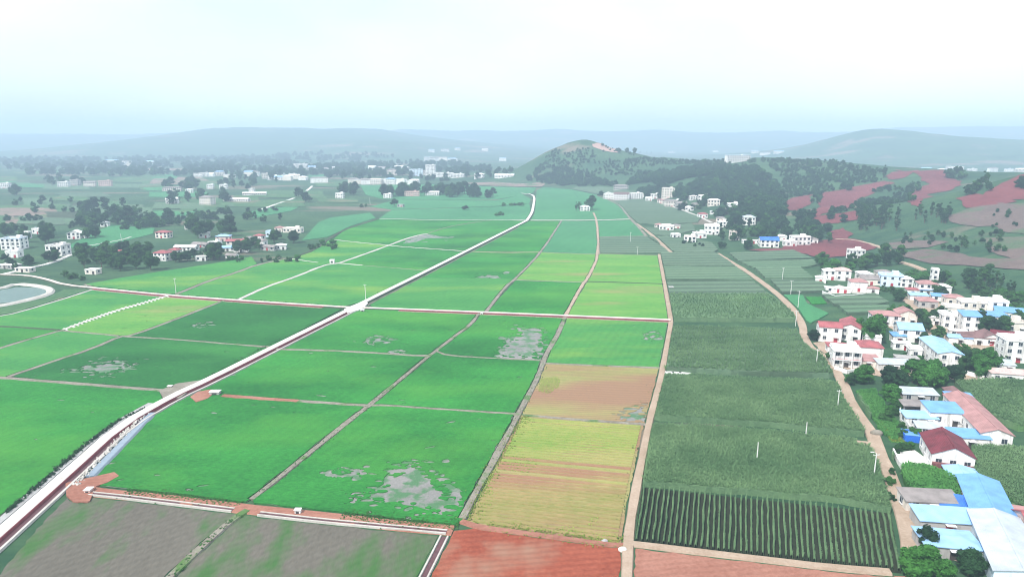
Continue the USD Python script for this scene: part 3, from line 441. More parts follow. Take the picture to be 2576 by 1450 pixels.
F = [  # label, material, crop height, corners, mud patches
 ('bright green paddy at the left edge below the main road', 'paddy', .38, [(-90, 950), (0, 951), (200, 966), (425, 985), (410, 1005), (300, 1074), (160, 1200), (-90, 1420)], []),
 ('green paddy with a bare pale mud patch left of the main road', 'paddy_deep', .38, [(23, 947), (140, 908), (233, 878), (302, 847), (483, 858), (680, 874), (517, 962), (433, 985), (200, 966)], [[(187, 931), (233, 916), (283, 911), (333, 918), (317, 930), (290, 938), (260, 949), (240, 938), (217, 936)]]),
 ('yellowish green paddy strip at the left edge', 'paddy_mixed', .36, [(-90, 880), (0, 877), (133, 837), (160, 832), (302, 847), (233, 878), (140, 908), (23, 947), (0, 951), (-90, 951)], []),
 ('small green paddy corner at the left edge under the stone wall', 'paddy', .36, [(-90, 820), (0, 822), (150, 831), (133, 837), (0, 877), (-90, 900)], []),
 ('green paddy left of the pale stone wall', 'paddy_mixed', .36, [(-90, 812), (0, 796), (43, 788), (160, 753), (233, 729), (418, 746), (160, 831), (80, 826), (0, 822), (-90, 820)], []),
 ('lime green paddy right of the pale stone wall', 'paddy_lime', .36, [(418, 746), (563, 757), (440, 805), (333, 843), (302, 847), (240, 840), (160, 831)], []),
 ('deep green paddy between the cross road and the main road', 'paddy_deep', .40, [(563, 757), (860, 778), (680, 874), (483, 858), (302, 847), (333, 843), (440, 805)], [[(488, 820), (505, 814), (530, 812), (532, 818), (505, 824)]]),
 ('green paddy with a small bare patch right of the road junction', 'paddy', .38, [(890, 780), (942, 778), (1205, 789), (1185, 818), (1142, 848), (1098, 881), (1074, 899), (859, 884), (717, 880), (680, 880)], [[(925, 860), (938, 848), (952, 847), (985, 855), (968, 864), (932, 867)], [(985, 886), (1002, 880), (1016, 886), (1004, 891)]]),
 ('vivid green paddy on the right bank of the canal', 'paddy', .40, [(680, 878), (717, 880), (859, 884), (1074, 899), (1015, 951), (925, 1021), (858, 1016), (750, 1010), (560, 996), (480, 1002), (500, 970)], []),
 ('large bright green paddy between the canal and the red track', 'paddy', .42, [(433, 1000), (500, 992), (560, 996), (750, 1010), (858, 1016), (925, 1023), (858, 1077), (717, 1190), (633, 1257), (600, 1275), (233, 1236), (187, 1222), (160, 1203), (300, 1074)], []),
 ('green paddy with a broad bare mud corner above the red track', 'paddy', .38, [(928, 1021), (968, 1019), (1092, 1029), (1300, 1042), (1258, 1129), (1195, 1242), (1163, 1312), (1138, 1330), (859, 1302), (650, 1280), (633, 1257), (717, 1190), (858, 1076)], [[(985, 1206), (992, 1176), (1032, 1162), (1072, 1172), (1092, 1199), (1145, 1242), (1148, 1276), (1118, 1296), (1045, 1279), (932, 1259), (890, 1262), (900, 1240), (945, 1240)], [(825, 1188), (860, 1178), (900, 1186), (880, 1197), (840, 1197)]]),
 ('green paddy enclosed by grey bunds in the middle of the near fields', 'paddy', .40, [(1074, 902), (1098, 884), (1125, 895), (1368, 908), (1352, 951), (1305, 1038), (1295, 1042), (1092, 1029), (968, 1019), (928, 1021), (1015, 951)], []),
 ('green paddy with a large pale water patch', 'paddy', .38, [(1205, 789), (1422, 798), (1405, 838), (1372, 896), (1365, 908), (1125, 895), (1098, 881), (1142, 848), (1185, 818)], [[(1258, 881), (1278, 861), (1305, 841), (1302, 825), (1330, 829), (1358, 826), (1373, 841), (1365, 865), (1348, 904), (1300, 901), (1258, 901)]]),
 ('mixed green and ochre paddy below the cross road', 'paddy_mixed', .36, [(1422, 798), (1687, 806), (1664, 926), (1370, 914), (1372, 896), (1405, 838)], [[(1625, 842), (1650, 835), (1664, 850), (1645, 858), (1628, 855)]]),
 ('tan and lime half bare field beside the earth path', 'stubble', .20, [(1370, 914), (1664, 926), (1637, 1066), (1310, 1044), (1352, 951)], [[(1560, 1040), (1600, 1022), (1632, 1020), (1628, 1064), (1570, 1060)]]),
 ('straw coloured ridged field beside the row crop', 'stubble', .12, [(1310, 1044), (1637, 1066), (1612, 1176), (1592, 1276), (1576, 1372), (1525, 1370), (1208, 1326), (1163, 1312), (1195, 1242), (1258, 1129)], []),
 ('bare grey mud field at the bottom left', 'mud_field', .10, [(187, 1235), (233, 1240), (605, 1282), (593, 1302), (477, 1404), (390, 1490), (380, 1560), (-60, 1560), (0, 1440), (110, 1310)], []),
 ('bare grey mud field with green weeds at the bottom', 'mud_field', .10, [(640, 1284), (859, 1308), (1125, 1334), (1115, 1352), (1060, 1465), (1040, 1560), (380, 1560), (390, 1490), (477, 1404), (593, 1302)], []),
 ('bare brick red soil plot at the bottom middle', 'red_soil', .12, [(1138, 1334), (1208, 1328), (1525, 1370), (1582, 1374), (1582, 1560), (1020, 1560), (1060, 1465), (1118, 1350)], []),
 ('bare reddish soil strip under the row crop', 'red_track', .12, [(1584, 1372), (1923, 1412), (2240, 1445), (2300, 1450), (2300, 1560), (1580, 1560)], []),
 ('green paddy below the left village', 'paddy_mixed', .36, [(213, 716), (300, 700), (400, 684), (533, 664), (633, 646), (647, 664), (590, 688), (530, 705), (443, 741), (267, 729)], []),
 ('lime streaked paddy above the cross road on the left', 'paddy_mixed', .36, [(443, 743), (530, 705), (590, 688), (647, 666), (727, 650), (800, 661), (847, 663), (813, 668), (747, 696), (667, 723), (597, 756), (565, 755)], [[(765, 657), (790, 640), (820, 636), (812, 648), (795, 657)]]),
 ('green paddy wedge between the tree bank and the pale path', 'paddy_mixed', .36, [(727, 650), (791, 630), (826, 602), (839, 603), (897, 610), (978, 617), (858, 662), (800, 661)], []),
 ('teal green paddy below the far pale bund on the left', 'paddy', .36, [(839, 602), (868, 577), (904, 566), (952, 551), (1140, 554), (1240, 554), (1122, 572), (1078, 588), (1058, 591), (978, 617), (897, 610)], []),
 ('teal green paddy left of the main road below the far bund', 'paddy', .36, [(1240, 553), (1325, 556), (1178, 631), (1168, 631), (978, 618), (1058, 592), (1078, 588), (1122, 572)], [[(1011, 613), (1039, 594), (1072, 589), (1140, 599), (1075, 600), (1049, 609)]]),
 ('green paddy between two pale bunds left of the main road', 'paddy', .36, [(978, 618), (1168, 632), (1075, 682), (912, 668), (858, 662)], []),
 ('long green paddy touching the junction from above', 'paddy_mixed', .36, [(858, 664), (912, 668), (1075, 681), (920, 758), (859, 773), (700, 764), (597, 756), (667, 723), (747, 696), (813, 668), (847, 663)], []),
 ('green paddy right of the far main road', 'paddy', .36, [(1332, 556), (1412, 556), (1362, 634), (1187, 633), (1200, 622)], []),
 ('green paddy right of the main road with pale water streaks', 'paddy', .36, [(1178, 632), (1362, 635), (1297, 702), (1045, 698)], [[(1193, 698), (1230, 693), (1258, 692), (1258, 701), (1225, 700)], [(1262, 684), (1280, 682), (1288, 688), (1270, 690)]]),
 ('yellow streaked paddy just above the junction', 'paddy_mixed', .36, [(1045, 698), (1297, 702), (1222, 786), (942, 776), (922, 762)], []),
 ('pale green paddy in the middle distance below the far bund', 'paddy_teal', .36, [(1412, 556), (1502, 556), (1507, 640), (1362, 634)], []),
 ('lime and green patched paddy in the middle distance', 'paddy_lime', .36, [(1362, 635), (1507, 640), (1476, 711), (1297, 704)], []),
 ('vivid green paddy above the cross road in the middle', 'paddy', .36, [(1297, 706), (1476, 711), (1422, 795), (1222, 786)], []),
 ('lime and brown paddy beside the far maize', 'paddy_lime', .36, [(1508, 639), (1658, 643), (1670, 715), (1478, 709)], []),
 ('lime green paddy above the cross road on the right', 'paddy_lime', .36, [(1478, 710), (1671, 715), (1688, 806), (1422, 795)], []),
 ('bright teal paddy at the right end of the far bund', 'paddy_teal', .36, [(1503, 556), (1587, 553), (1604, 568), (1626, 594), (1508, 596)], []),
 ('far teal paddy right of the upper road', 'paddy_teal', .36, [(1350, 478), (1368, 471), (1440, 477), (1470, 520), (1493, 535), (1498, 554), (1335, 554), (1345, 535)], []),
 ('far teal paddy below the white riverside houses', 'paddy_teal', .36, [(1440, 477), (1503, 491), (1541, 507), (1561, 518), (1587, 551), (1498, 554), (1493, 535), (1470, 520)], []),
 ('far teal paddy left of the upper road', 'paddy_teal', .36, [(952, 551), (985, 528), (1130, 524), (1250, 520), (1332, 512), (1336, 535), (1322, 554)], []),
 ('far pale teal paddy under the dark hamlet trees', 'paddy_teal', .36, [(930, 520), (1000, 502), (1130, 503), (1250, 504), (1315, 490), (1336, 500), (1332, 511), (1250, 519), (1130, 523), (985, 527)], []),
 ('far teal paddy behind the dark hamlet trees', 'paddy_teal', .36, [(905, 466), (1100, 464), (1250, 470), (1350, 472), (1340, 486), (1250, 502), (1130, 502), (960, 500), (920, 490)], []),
 ('green paddy between the white houses of the left village', 'paddy_teal', .36, [(165, 622), (215, 596), (279, 566), (390, 574), (385, 588), (304, 609), (210, 625)], []),
 ('green paddy wedge at the edge of the left village hill', 'paddy_teal', .36, [(800, 560), (830, 548), (930, 535), (945, 548), (880, 570), (825, 596), (800, 600), (760, 605)], []),
 ('pale green far paddy on the left', 'paddy_teal', .36, [(610, 535), (680, 524), (760, 515), (735, 530), (640, 548)], []),
]
fields = []
for i, (lab, mat, h, pts_, mud) in enumerate(F):
    g = Polygon([px(u, v)[:2] for u, v in pts_]).buffer(0).difference(CLEAR).buffer(-0.15)
    g = max(getattr(g, 'geoms', [g]), key=lambda a: a.area) if not g.is_empty else g
    if g.is_empty: continue
    d = g.centroid.y; sp_ = max(1.6, d / 95.0)
    full = g; g = ragged(g, 0.5, i, sp_)
    flat = mat in ('mud_field', 'red_soil', 'red_track', 'stubble')
    if not flat:                                                                # small gaps of bare mud where rice has not taken
        holes = [blob(m, 5 + i * 3 + k, 14 if d < 400 else 4, 1.6 if d < 400 else 1.0) for k, m in enumerate(mud)]
        r_ = np.random.default_rng(100 + i); x0, y0, x1, y1 = g.bounds
        for _ in range(int(min(26, g.area / 260)) if d < 330 else 0):
            c_ = Point(r_.uniform(x0, x1), r_.uniform(y0, y1)); s_ = r_.uniform(.18, .55)
            holes.append(shapely.affinity.rotate(shapely.affinity.scale(ragged(c_.buffer(s_, 6), s_ * .5, i, .3), r_.uniform(1, 4), 1), r_.uniform(-25, 25)))
        if holes: g = g.difference(unary_union(holes))
    elif mud: g = g.difference(unary_union([blob(m, 5 + i, 8) for m in mud]))
    name = {'red_soil': 'red_soil_field', 'red_track': 'red_soil_field', 'mud_field': 'mud_field', 'stubble': 'stubble_field'}.get(mat, 'paddy_field')
    fx = thing(name, lab, None, kind='structure')
    s_ = sheet(g, h, sp_, i, 0.05 if not flat else 0.035, drop=h + .1)
    obj('crop' if not flat else 'soil_surface', s_, mat, fx)
    if holes if not flat else mud: obj('mud_bed', sheet(full, max(.05, h - .16), max(4, sp_ * 2), i, 0.01), 'wet_mud', fx)
    fields.append((lab, full))
# straw ridges across the straw field, one by one
sf = [g for l, g in fields if l.startswith('straw')][0]; sfx = [p for p in stage.GetPrimAtPath('/World').GetChildren() if p.GetCustomDataByKey('label') == 'straw coloured ridged field beside the row crop'][0]
A0, A1, B0, B1 = px(1310, 1050)[:2], px(1636, 1072)[:2], px(1160, 1310)[:2], px(1577, 1366)[:2]
NR = 38
for k in range(NR):
    t = (k + .5) / NR; a, b = A0 + (B0 - A0) * t, A1 + (B1 - A1) * t
    l_ = LineString([a, b]).intersection(sf.buffer(-.8))
    if l_.is_empty or l_.geom_type != 'LineString': continue
    obj('straw_ridge', strip(np.array(l_.coords), 0.75 + .25 * rng.random(), 0.34 + .1 * rng.random(), 0.30, step=2.2, wob=0.30, seed=200 + k, base=0.0), 'ridge_straw' if k < NR * .52 + rng.uniform(-4, 4) else 'ridge_tan', sfx)

# grey and other plain crop fields, pond, slopes
def patch(name, lab, mat, z, pts_, spacing=None, drop=None, seed=0, kind='structure', rag=1.0, clear=True, bumpy=.06, parent='/World'):
    g = Polygon([px(u, v)[:2] for u, v in pts_]).buffer(0)
    if clear: g = g.difference(CLEAR)
    if g.is_empty: return None
    sp_ = spacing or max(2.5, g.centroid.y / 90.0)
    g = ragged(g, rag, seed, sp_)
    return obj(name, sheet(g, z, sp_, seed, bumpy, drop), mat, parent, kind=kind if parent == '/World' else None, label=lab)
patch('crop_field', 'grey-green crop strip beyond the lime paddy', 'grey_crop', .9, [(1508, 598), (1626, 596), (1690, 638), (1509, 637)], drop=1.0, seed=3)
patch('crop_field', 'grey-green crop field below the white farm buildings', 'grey_crop', .9, [(1541, 507), (1617, 500), (1690, 522), (1764, 548), (1755, 560), (1660, 566), (1606, 562), (1590, 548)], drop=1.0, seed=4)
patch('crop_field', 'grey-green field in front of the small white dome house', 'grey_crop', .9, [(1604, 572), (1650, 574), (1740, 562), (1750, 580), (1680, 596), (1640, 590)], drop=1.0, seed=5)
patch('crop_field', 'far dull green field at the foot of the round hill', 'grey_crop', .8, [(1450, 470), (1540, 472), (1600, 485), (1590, 495), (1520, 492), (1440, 476)], seed=6)
patch('crop_field', 'far brown fallow field at the end of the upper road', 'hill_pale', .6, [(1170, 460), (1250, 458), (1360, 466), (1360, 470), (1280, 470), (1200, 466)], seed=7)
pond = thing('pond', 'small pond with pale bank inside the bend of the cross road', 'pond', kind='structure')
patch('water', None, 'pond_water', .12, [(-60, 735), (0, 730), (40, 722), (100, 724), (125, 732), (115, 742), (50, 758), (-60, 768)], parent=pond, bumpy=0.0)
lp = smoothline(world([(-60, 728), (0, 727), (40, 714), (103, 720), (130, 728), (122, 742), (50, 760), (0, 770), (-60, 776)]), 1)
obj('bank', strip(lp, 2.6, 0.8, 1.4, wob=.15, seed=9), 'bund_pale', pond)
patch('grass', 'dark grass slope below the pond', 'hill_green', .2, [(-60, 782), (0, 774), (60, 762), (125, 746), (160, 728), (230, 728), (150, 752), (40, 786), (-60, 800)], kind='structure')
RS = [('bare red slope on the right hill ridge', 'hill_red', [(2250, 432), (2310, 428), (2365, 428), (2400, 445), (2415, 462), (2390, 480), (2340, 490), (2310, 520), (2285, 510), (2290, 480), (2330, 465), (2320, 448)]),
      ('long bare red field on the right hillside', 'hill_red', [(2070, 485), (2110, 478), (2150, 470), (2225, 455), (2245, 462), (2200, 480), (2170, 500), (2140, 520), (2100, 530), (2055, 548), (2045, 540), (2062, 510)]),
      ('small red field left of the long red hillside field', 'hill_red', [(1965, 512), (1990, 498), (2045, 490), (2040, 515), (2010, 530), (1975, 530)]),
      ('narrow red strip at the foot of the right hill', 'hill_red', [(2092, 578), (2125, 570), (2135, 590), (2125, 605), (2095, 600)]),
      ('red soil clearing behind the blue roofed houses', 'hill_red', [(1890, 630), (1960, 624), (2060, 606), (2140, 600), (2180, 608), (2200, 622), (2160, 638), (2080, 655), (2030, 640), (1960, 634)]),
      ('red track up the hillside between woods', 'hill_red', [(2225, 445), (2260, 428), (2300, 432), (2280, 446), (2245, 452)]),
      ('mauve eroded slope at the right edge', 'hill_mauve', [(2380, 545), (2440, 520), (2500, 512), (2576, 512), (2640, 520), (2640, 600), (2560, 590), (2480, 570), (2410, 568)]),
      ('brown terrace on the right hillside', 'hill_mauve', [(2260, 640), (2320, 628), (2390, 632), (2440, 645), (2520, 650), (2640, 655), (2640, 690), (2500, 675), (2420, 672), (2330, 665)]),
      ('dark brown mound at the right edge', 'hill_red', [(2480, 490), (2520, 466), (2576, 440), (2640, 432), (2640, 505), (2560, 505)]),
      ('bare pinkish top of the round hill', 'bare_pink', [(1488, 362), (1512, 361), (1545, 372), (1553, 384), (1520, 380), (1492, 370)]),
      ('pale path on the flank of the round hill', 'hill_pale', [(1330, 465), (1345, 462), (1365, 475), (1360, 490), (1345, 490)][:0] or [(1338, 462), (1352, 458), (1368, 462), (1362, 469), (1345, 470)])]
RS += [('second red terrace under the dark mound', 'hill_red', [(2400, 500), (2450, 488), (2520, 500), (2560, 508), (2500, 514), (2440, 520)]), ('dull red strip above the brown terrace', 'hill_mauve', [(2220, 610), (2300, 604), (2380, 610), (2330, 622), (2250, 626)]), ('wide mauve slope at the far right', 'hill_mauve', [(2480, 600), (2576, 596), (2660, 600), (2660, 650), (2560, 645), (2500, 630)]), ('red bank below the small red field', 'hill_red', [(2050, 548), (2100, 536), (2150, 530), (2160, 550), (2110, 566), (2060, 562)])]
REDS = unary_union([Polygon([px(u, v)[:2] for u, v in p_]).buffer(0) for _, m_, p_ in RS if m_ == 'hill_red'])
for i, (lab, mat, p_) in enumerate(RS): patch('soil_slope', lab, mat, .55, p_, seed=60 + i, rag=8.0, spacing=6.0, clear=False, bumpy=.2)
path('hill_track', [(2100, 602), (2150, 604), (2200, 616), (2240, 632)], 3.0, .7, 'dirt', 'pale track crossing the red clearing', seed=71)
path('hill_track', [(2265, 660), (2295, 668), (2325, 680)], 3.0, .7, 'dirt', 'pale track stub on the right hillside', seed=72)
path('far_road', [(655, 528), (700, 512), (745, 497), (775, 478), (785, 468)], 4.0, .6, 'concrete', 'pale road climbing past the far left fields', seed=73)
path('far_road', [(-40, 700), (20, 688), (70, 675), (130, 662), (180, 640)], 3.0, .5, 'concrete', 'pale lane through the left village', seed=74)
path('far_road', [(205, 622), (260, 612), (310, 603), (330, 596)], 2.0, .4, 'bund_pale', 'pale edge path of the village paddy', seed=75)
path('far_road', [(1605, 495), (1640, 508), (1700, 522), (1760, 545), (1790, 560)], 3.0, .5, 'bund_pale', 'pale lane below the wooded hill houses', seed=76)

# the patchwork of small far fields on the plain
fr = np.random.default_rng(5); n_ = 0
ZONES = [((-60, 640), (455, 556)), ((380, 960), (470, 548)), ((0, 900), (425, 470)), ((620, 820), (560, 625)), ((40, 330), (520, 560))]
for k in range(95):
    (u0, u1), (v0, v1) = ZONES[k % len(ZONES)]; u, v = fr.uniform(u0, u1), fr.uniform(v0, v1); sv = (v - 370) * fr.uniform(.035, .085); su = fr.uniform(30, 95); sk = fr.uniform(-14, 14)
    g_ = [(u - su, v - sv + sk * .1), (u + su * fr.uniform(.7, 1), v - sv), (u + su + sk, v + sv), (u - su + sk, v + sv * fr.uniform(.6, 1))]
    if FLAT.buffer(-30).contains(Point(*px(u, v)[:2])): continue
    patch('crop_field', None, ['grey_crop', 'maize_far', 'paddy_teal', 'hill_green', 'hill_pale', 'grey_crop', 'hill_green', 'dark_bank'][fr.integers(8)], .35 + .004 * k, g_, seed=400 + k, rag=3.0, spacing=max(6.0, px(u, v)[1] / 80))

# ================================================================ maize and other crops on the right
def leaf_tuft(seed, n=9, h=1.0, w=0.075):
    r = np.random.default_rng(seed); v, f = [], []
    for k in range(n):
        a = r.uniform(0, 6.28); l = h * r.uniform(.5, .95); z0 = r.uniform(0, .45) * h; d = np.array([math.cos(a), math.sin(a), 0]); s = np.array([-d[1], d[0], 0]) * w * r.uniform(.8, 1.4); b = len(v)
        p0, p1, p2 = np.array([0, 0, z0]), np.array([0, 0, z0 + l * .55]) + d * l * .32, np.array([0, 0, z0 + l * r.uniform(.25, .65)]) + d * l * .75
        v += [p0 - s * .6, p0 + s * .6, p1 + s, p1 - s, p2]; f += [(b, b + 1, b + 2), (b, b + 2, b + 3), (b + 3, b + 2, b + 4)]
    return np.array(v), np.array(f)
def plants(name, label, g, spacing, base, seed, mat, hscale=1.0, wide=0.075):
    """a crop too dense to count, as one instancer of leafy plants"""
    r = np.random.default_rng(seed); x0, y0, x1, y1 = g.bounds
    a_, b_ = np.meshgrid(np.arange(x0, x1, spacing), np.arange(y0, y1, spacing * .8)); p = np.c_[a_.ravel(), b_.ravel()]; p = p + r.uniform(-.42, .42, p.shape) * spacing
    p = p[shapely.contains_xy(g, p[:, 0], p[:, 1])]
    path_ = numbered('/World', name); pi = UsdGeom.PointInstancer.Define(stage, path_); tag(pi.GetPrim(), label, None, None, 'stuff')
    UsdGeom.Scope.Define(stage, path_ + '/prototypes')
    for k in range(4):
        usdkit.mesh(stage, f'{path_}/prototypes/plant_{k}', leaf_tuft(seed * 7 + k, 9, 1.15, wide), look(mat)); pi.GetPrototypesRel().AddTarget(f'{path_}/prototypes/plant_{k}')
    n = len(p); pi.CreateProtoIndicesAttr(Vt.IntArray.FromNumpy(r.integers(0, 4, n).astype(np.int32)))
    pi.CreatePositionsAttr(Vt.Vec3fArray.FromNumpy(np.c_[p, H(p[:, 0], p[:, 1]) + base].astype(np.float32)))
    s = (r.uniform(.75, 1.3, n) * hscale)[:, None] * np.ones(3); pi.CreateScalesAttr(Vt.Vec3fArray.FromNumpy(s.astype(np.float32)))
    an = r.uniform(0, math.pi, n); q = np.c_[np.cos(an), 0 * an, 0 * an, np.sin(an)].astype(np.float32)
    pi.CreateOrientationsAttr(Vt.QuathArray([Gf.Quath(float(a), float(b), float(c), float(d)) for a, b, c, d in q]))
    return n
def poly(pts_): return Polygon([px(u, v)[:2] for u, v in pts_]).buffer(0).difference(CLEAR)
def maize(lab, pts_, h, mat, seed, spacing=None, leaf='maize_leaf', sp_=None, hs=1.0, wave=0.5):
    g = ragged(poly(pts_), .5, seed, 1.5)
    fx = thing('maize_field', lab, None, kind='structure')
    d = g.centroid.y; sp_ = sp_ or max(1.0, d / 140.0)
    obj('canopy', sheet(g, h, sp_, seed, 0.16 if d < 300 else .12, drop=h + .2, wave=wave), mat, fx)
    if spacing: plants('maize_plants', 'leaves standing over the ' + lab.split(' ', 1)[1] if lab.startswith(('the ', 'a ')) else 'leaves standing over the ' + lab, g, spacing, h - .35, seed, leaf, hs)
maize('dense grey-green maize field above the row crop', [(1638, 1078), (1780, 1083), (1923, 1093), (2178, 1119), (2250, 1150), (2262, 1290), (2238, 1291), (2100, 1264), (1923, 1250), (1600, 1222)], 1.6, 'maize', 1, .62)
maize('dense grey-green maize field below the row of upright stalks', [(1655, 951), (1850, 960), (2085, 968), (2150, 990), (2190, 1050), (2182, 1100), (1923, 1074), (1630, 1056)], 1.9, 'maize', 2, .80)
maize('mid-distance maize field beside the lane bend', [(1680, 828), (1850, 833), (2030, 840), (2060, 890), (2110, 948), (2085, 951), (1850, 944), (1660, 934)], 2.0, 'maize_far', 3, 1.1, hs=1.2)
lx, rx = (lambda y: 1658 + (y - 640) * .2), (lambda y: 1806 + (y - 638) * 1.19)
for i, (y0, y1, hh) in enumerate([(640, 674, 1.7), (676, 711, 2.1), (713, 746, 1.8), (748, 811, 2.2)]):
    maize(['far', 'next to farthest', 'second nearest', 'nearest'][i] + ' grey-green maize strip between the earth path and the lane', [(lx(y0), y0), (rx(y0), y0), (min(rx(y1), 2015), y1), (lx(y1), y1 - 2)], hh, ['grey_crop', 'maize_far', 'grey_crop', 'maize'][i], 5 + i, 1.7 if i == 3 else None, hs=1.4)
SM = [('small crop plot left of the lane head', [(1630, 597), (1720, 598), (1790, 612), (1806, 630), (1796, 636), (1700, 637)], 1.2, 'grey_crop'),
      ('narrow crop plot below the red clearing', [(1835, 639), (1996, 632), (2042, 652), (1857, 659)], 1.4, 'grey_crop'), ('second crop plot below the red clearing', [(1862, 661), (2044, 656), (2058, 668), (2026, 675), (1897, 677)], 1.3, 'maize_far'),
      ('crop plot with a tall dark front edge beside the lane', [(1900, 679), (2014, 677), (2045, 704), (1925, 704)], 1.8, 'maize_far'), ('crop plot in front of the white cluster of houses', [(1938, 707), (2065, 709), (2090, 735), (1968, 740)], 1.4, 'grey_crop'),
      ('light green plot beside the lane poles', [(1972, 743), (2020, 745), (2030, 765), (2085, 790), (2040, 815), (2015, 800)], .7, 'paddy_teal'), ('bright teal seedling bed in the small plots', [(2026, 747), (2066, 748), (2080, 764), (2042, 766)], .5, 'paddy'),
      ('grey-green plot below the light blue house', [(2066, 745), (2200, 742), (2236, 764), (2200, 772), (2098, 770)], 1.4, 'grey_crop'), ('grey-green plot behind the red roofed houses', [(2106, 772), (2235, 773), (2242, 790), (2132, 794)], 1.6, 'maize_far')]
for i, (lab, p_, h, m) in enumerate(SM):
    obj('crop_plot', sheet(ragged(poly(p_), .5, 30 + i, 2.0), h, 3.0, 30 + i, .15, drop=h + .3), m, kind='structure', label=lab)
maize('dark green maize field behind the long red roof', [(2402, 970), (2500, 964), (2660, 962), (2660, 1075), (2560, 1085), (2510, 1062), (2450, 1030)], 2.0, 'maize', 41, .8, 'maize_leaf')
maize('bright green maize patch between the gabled house and the sheds', [(2265, 1182), (2330, 1186), (2395, 1212), (2450, 1228), (2452, 1242), (2400, 1262), (2300, 1250), (2275, 1222)], 1.5, 'leaf_bright', 42, .55, 'maize_bright', hs=1.4)
maize('pale green maize field at the right edge', [(2442, 1134), (2530, 1137), (2680, 1142), (2680, 1310), (2580, 1295), (2505, 1268), (2460, 1228), (2447, 1185)], 1.9, 'maize', 43, .62, 'maize_leaf')
for i, (lab, m, p_) in enumerate([('green vegetable plot beside the lane', 'leaf_bright', [(2152, 985), (2200, 978), (2240, 1040), (2278, 1085), (2250, 1108), (2222, 1092), (2185, 1042)]), ('grass verge with bright weeds along the lane', 'leaf_yellow', [(2212, 1180), (2234, 1178), (2266, 1282), (2244, 1290)]), ('bright lawn strip below the vegetable plot', 'leaf_yellow', [(2210, 1060), (2260, 1075), (2285, 1112), (2240, 1112)])]):
    g = poly(p_)
    if g.area < 4: continue
    g = ragged(g, 1.0, 50 + i, 1.0); plants('vegetable_plants' if i == 0 else 'verge_weeds', lab, g, .55, .0, 60 + i, m if i else 'maize_bright', .75 if i == 0 else .5, .14)
    obj('grass_verge', sheet(g, .12, 2.0, 50 + i, .06, drop=.3), 'paddy_mixed' if i else 'paddy', kind='structure', label='low ground cover under the ' + lab)
# the row crop at the bottom right: every row on its own
TL, TR, BL, BR = [px(*p)[:2] for p in ((1616, 1226), (2240, 1291), (1594, 1366), (2268, 1441))]
rf = thing('row_crop_field', 'crop planted in separate dark green rows at the bottom right', None, kind='structure')
obj('soil_surface', sheet(Polygon([TL, TR, BR, BL]).difference(CLEAR).buffer(0), .10, 4.0, 3, .03, drop=.3), 'maize_soil', rf)
NROW = 47; rr = np.random.default_rng(8)
for k in range(NROW):
    t = (k + .5) / NROW; a, b = TL + (TR - TL) * t, BL + (BR - BL) * t
    a = a + (b - a) * rr.uniform(0, .06); b = b + (a - b) * rr.uniform(0, .03)
    l_ = LineString([a, b]).difference(CLEAR); l_ = max(getattr(l_, 'geoms', [l_]), key=lambda s: s.length)
    if l_.length < 3: continue
    c = dens(np.array(l_.coords), .55); sd = sides(c); c = c + sd * ((meshkit.noise(np.c_[c / 5.0, np.full(len(c), k)], k) - .5) * .30)[:, None]
    n = len(c); hw = .20 + .07 * (meshkit.noise(np.c_[c / 2.0, np.full(len(c), k + 9)], k) - .5) * 2; hh = 1.15 + .25 * (meshkit.noise(np.c_[c / 1.6, np.full(len(c), k + 3)], k) - .5) * 2
    mb = MB(); V = np.stack([np.c_[c - sd * (hw * .6)[:, None], np.full(n, .05)], np.c_[c - sd * hw[:, None], hh * .7], np.c_[c, hh], np.c_[c + sd * hw[:, None], hh * .7], np.c_[c + sd * (hw * .6)[:, None], np.full(n, .05)]], 1)
    f = [(i * 5 + q_, (i + 1) * 5 + q_, (i + 1) * 5 + q_ + 1, i * 5 + q_ + 1) for i in range(n - 1) for q_ in range(4)]
    mb.add(V.reshape(-1, 3), [x[::-1] for x in f])
    for i in range(0, n, 1):
        v, f = leaf_tuft(k * 977 + i, 6, .95, .07); v = v * rr.uniform(.8, 1.2); mb.add(v * (.45, .45, 1) + [c[i][0] + rr.uniform(-.1, .1), c[i][1], hh[i] - .3], f)
    obj('crop_row', mb.out(), 'row_leaf', rf)
# upright stalks along the front of the mid maize field, and the pale tip of sacks beside the path

# ================================================================ buildings
HOUSES = []
def window(parent, cx, cy, cz, face, w=1.3, h=1.35, near=True):
    """face: 0 front (-y), 1 left (-x), 2 right (+x)"""
    m, g = MB(), MB(); t = .07
    def bx(mb, a, z, sx, sz, out, th):
        if face == 0: mb.box((cx + a, cy - out, cz + z), (sx, th, sz))
        elif face == 1: mb.box((cx - out, cy + a, cz + z), (th, sx, sz))
        else: mb.box((cx + out, cy + a, cz + z), (th, sx, sz))
    bx(g, 0, 0, w, h, .015, .03 + .03)
    pane = obj('window', g.out(), 'glass', parent)
    if near:
        for a, z, sx, sz in ((0, -t, w + 2 * t, t), (0, h, w + 2 * t, t), (-(w + t) / 2, 0, t, h), ((w + t) / 2, 0, t, h), (0, 0, .05, h)): bx(m, a, z, sx, sz, .045, .09)
        obj('frame', m.out(), 'window_frame', pane)
        s = MB(); bx(s, 0, -t - .09, w + .3, .085, .10, .2); obj('sill', s.out(), 'slab_white', pane)
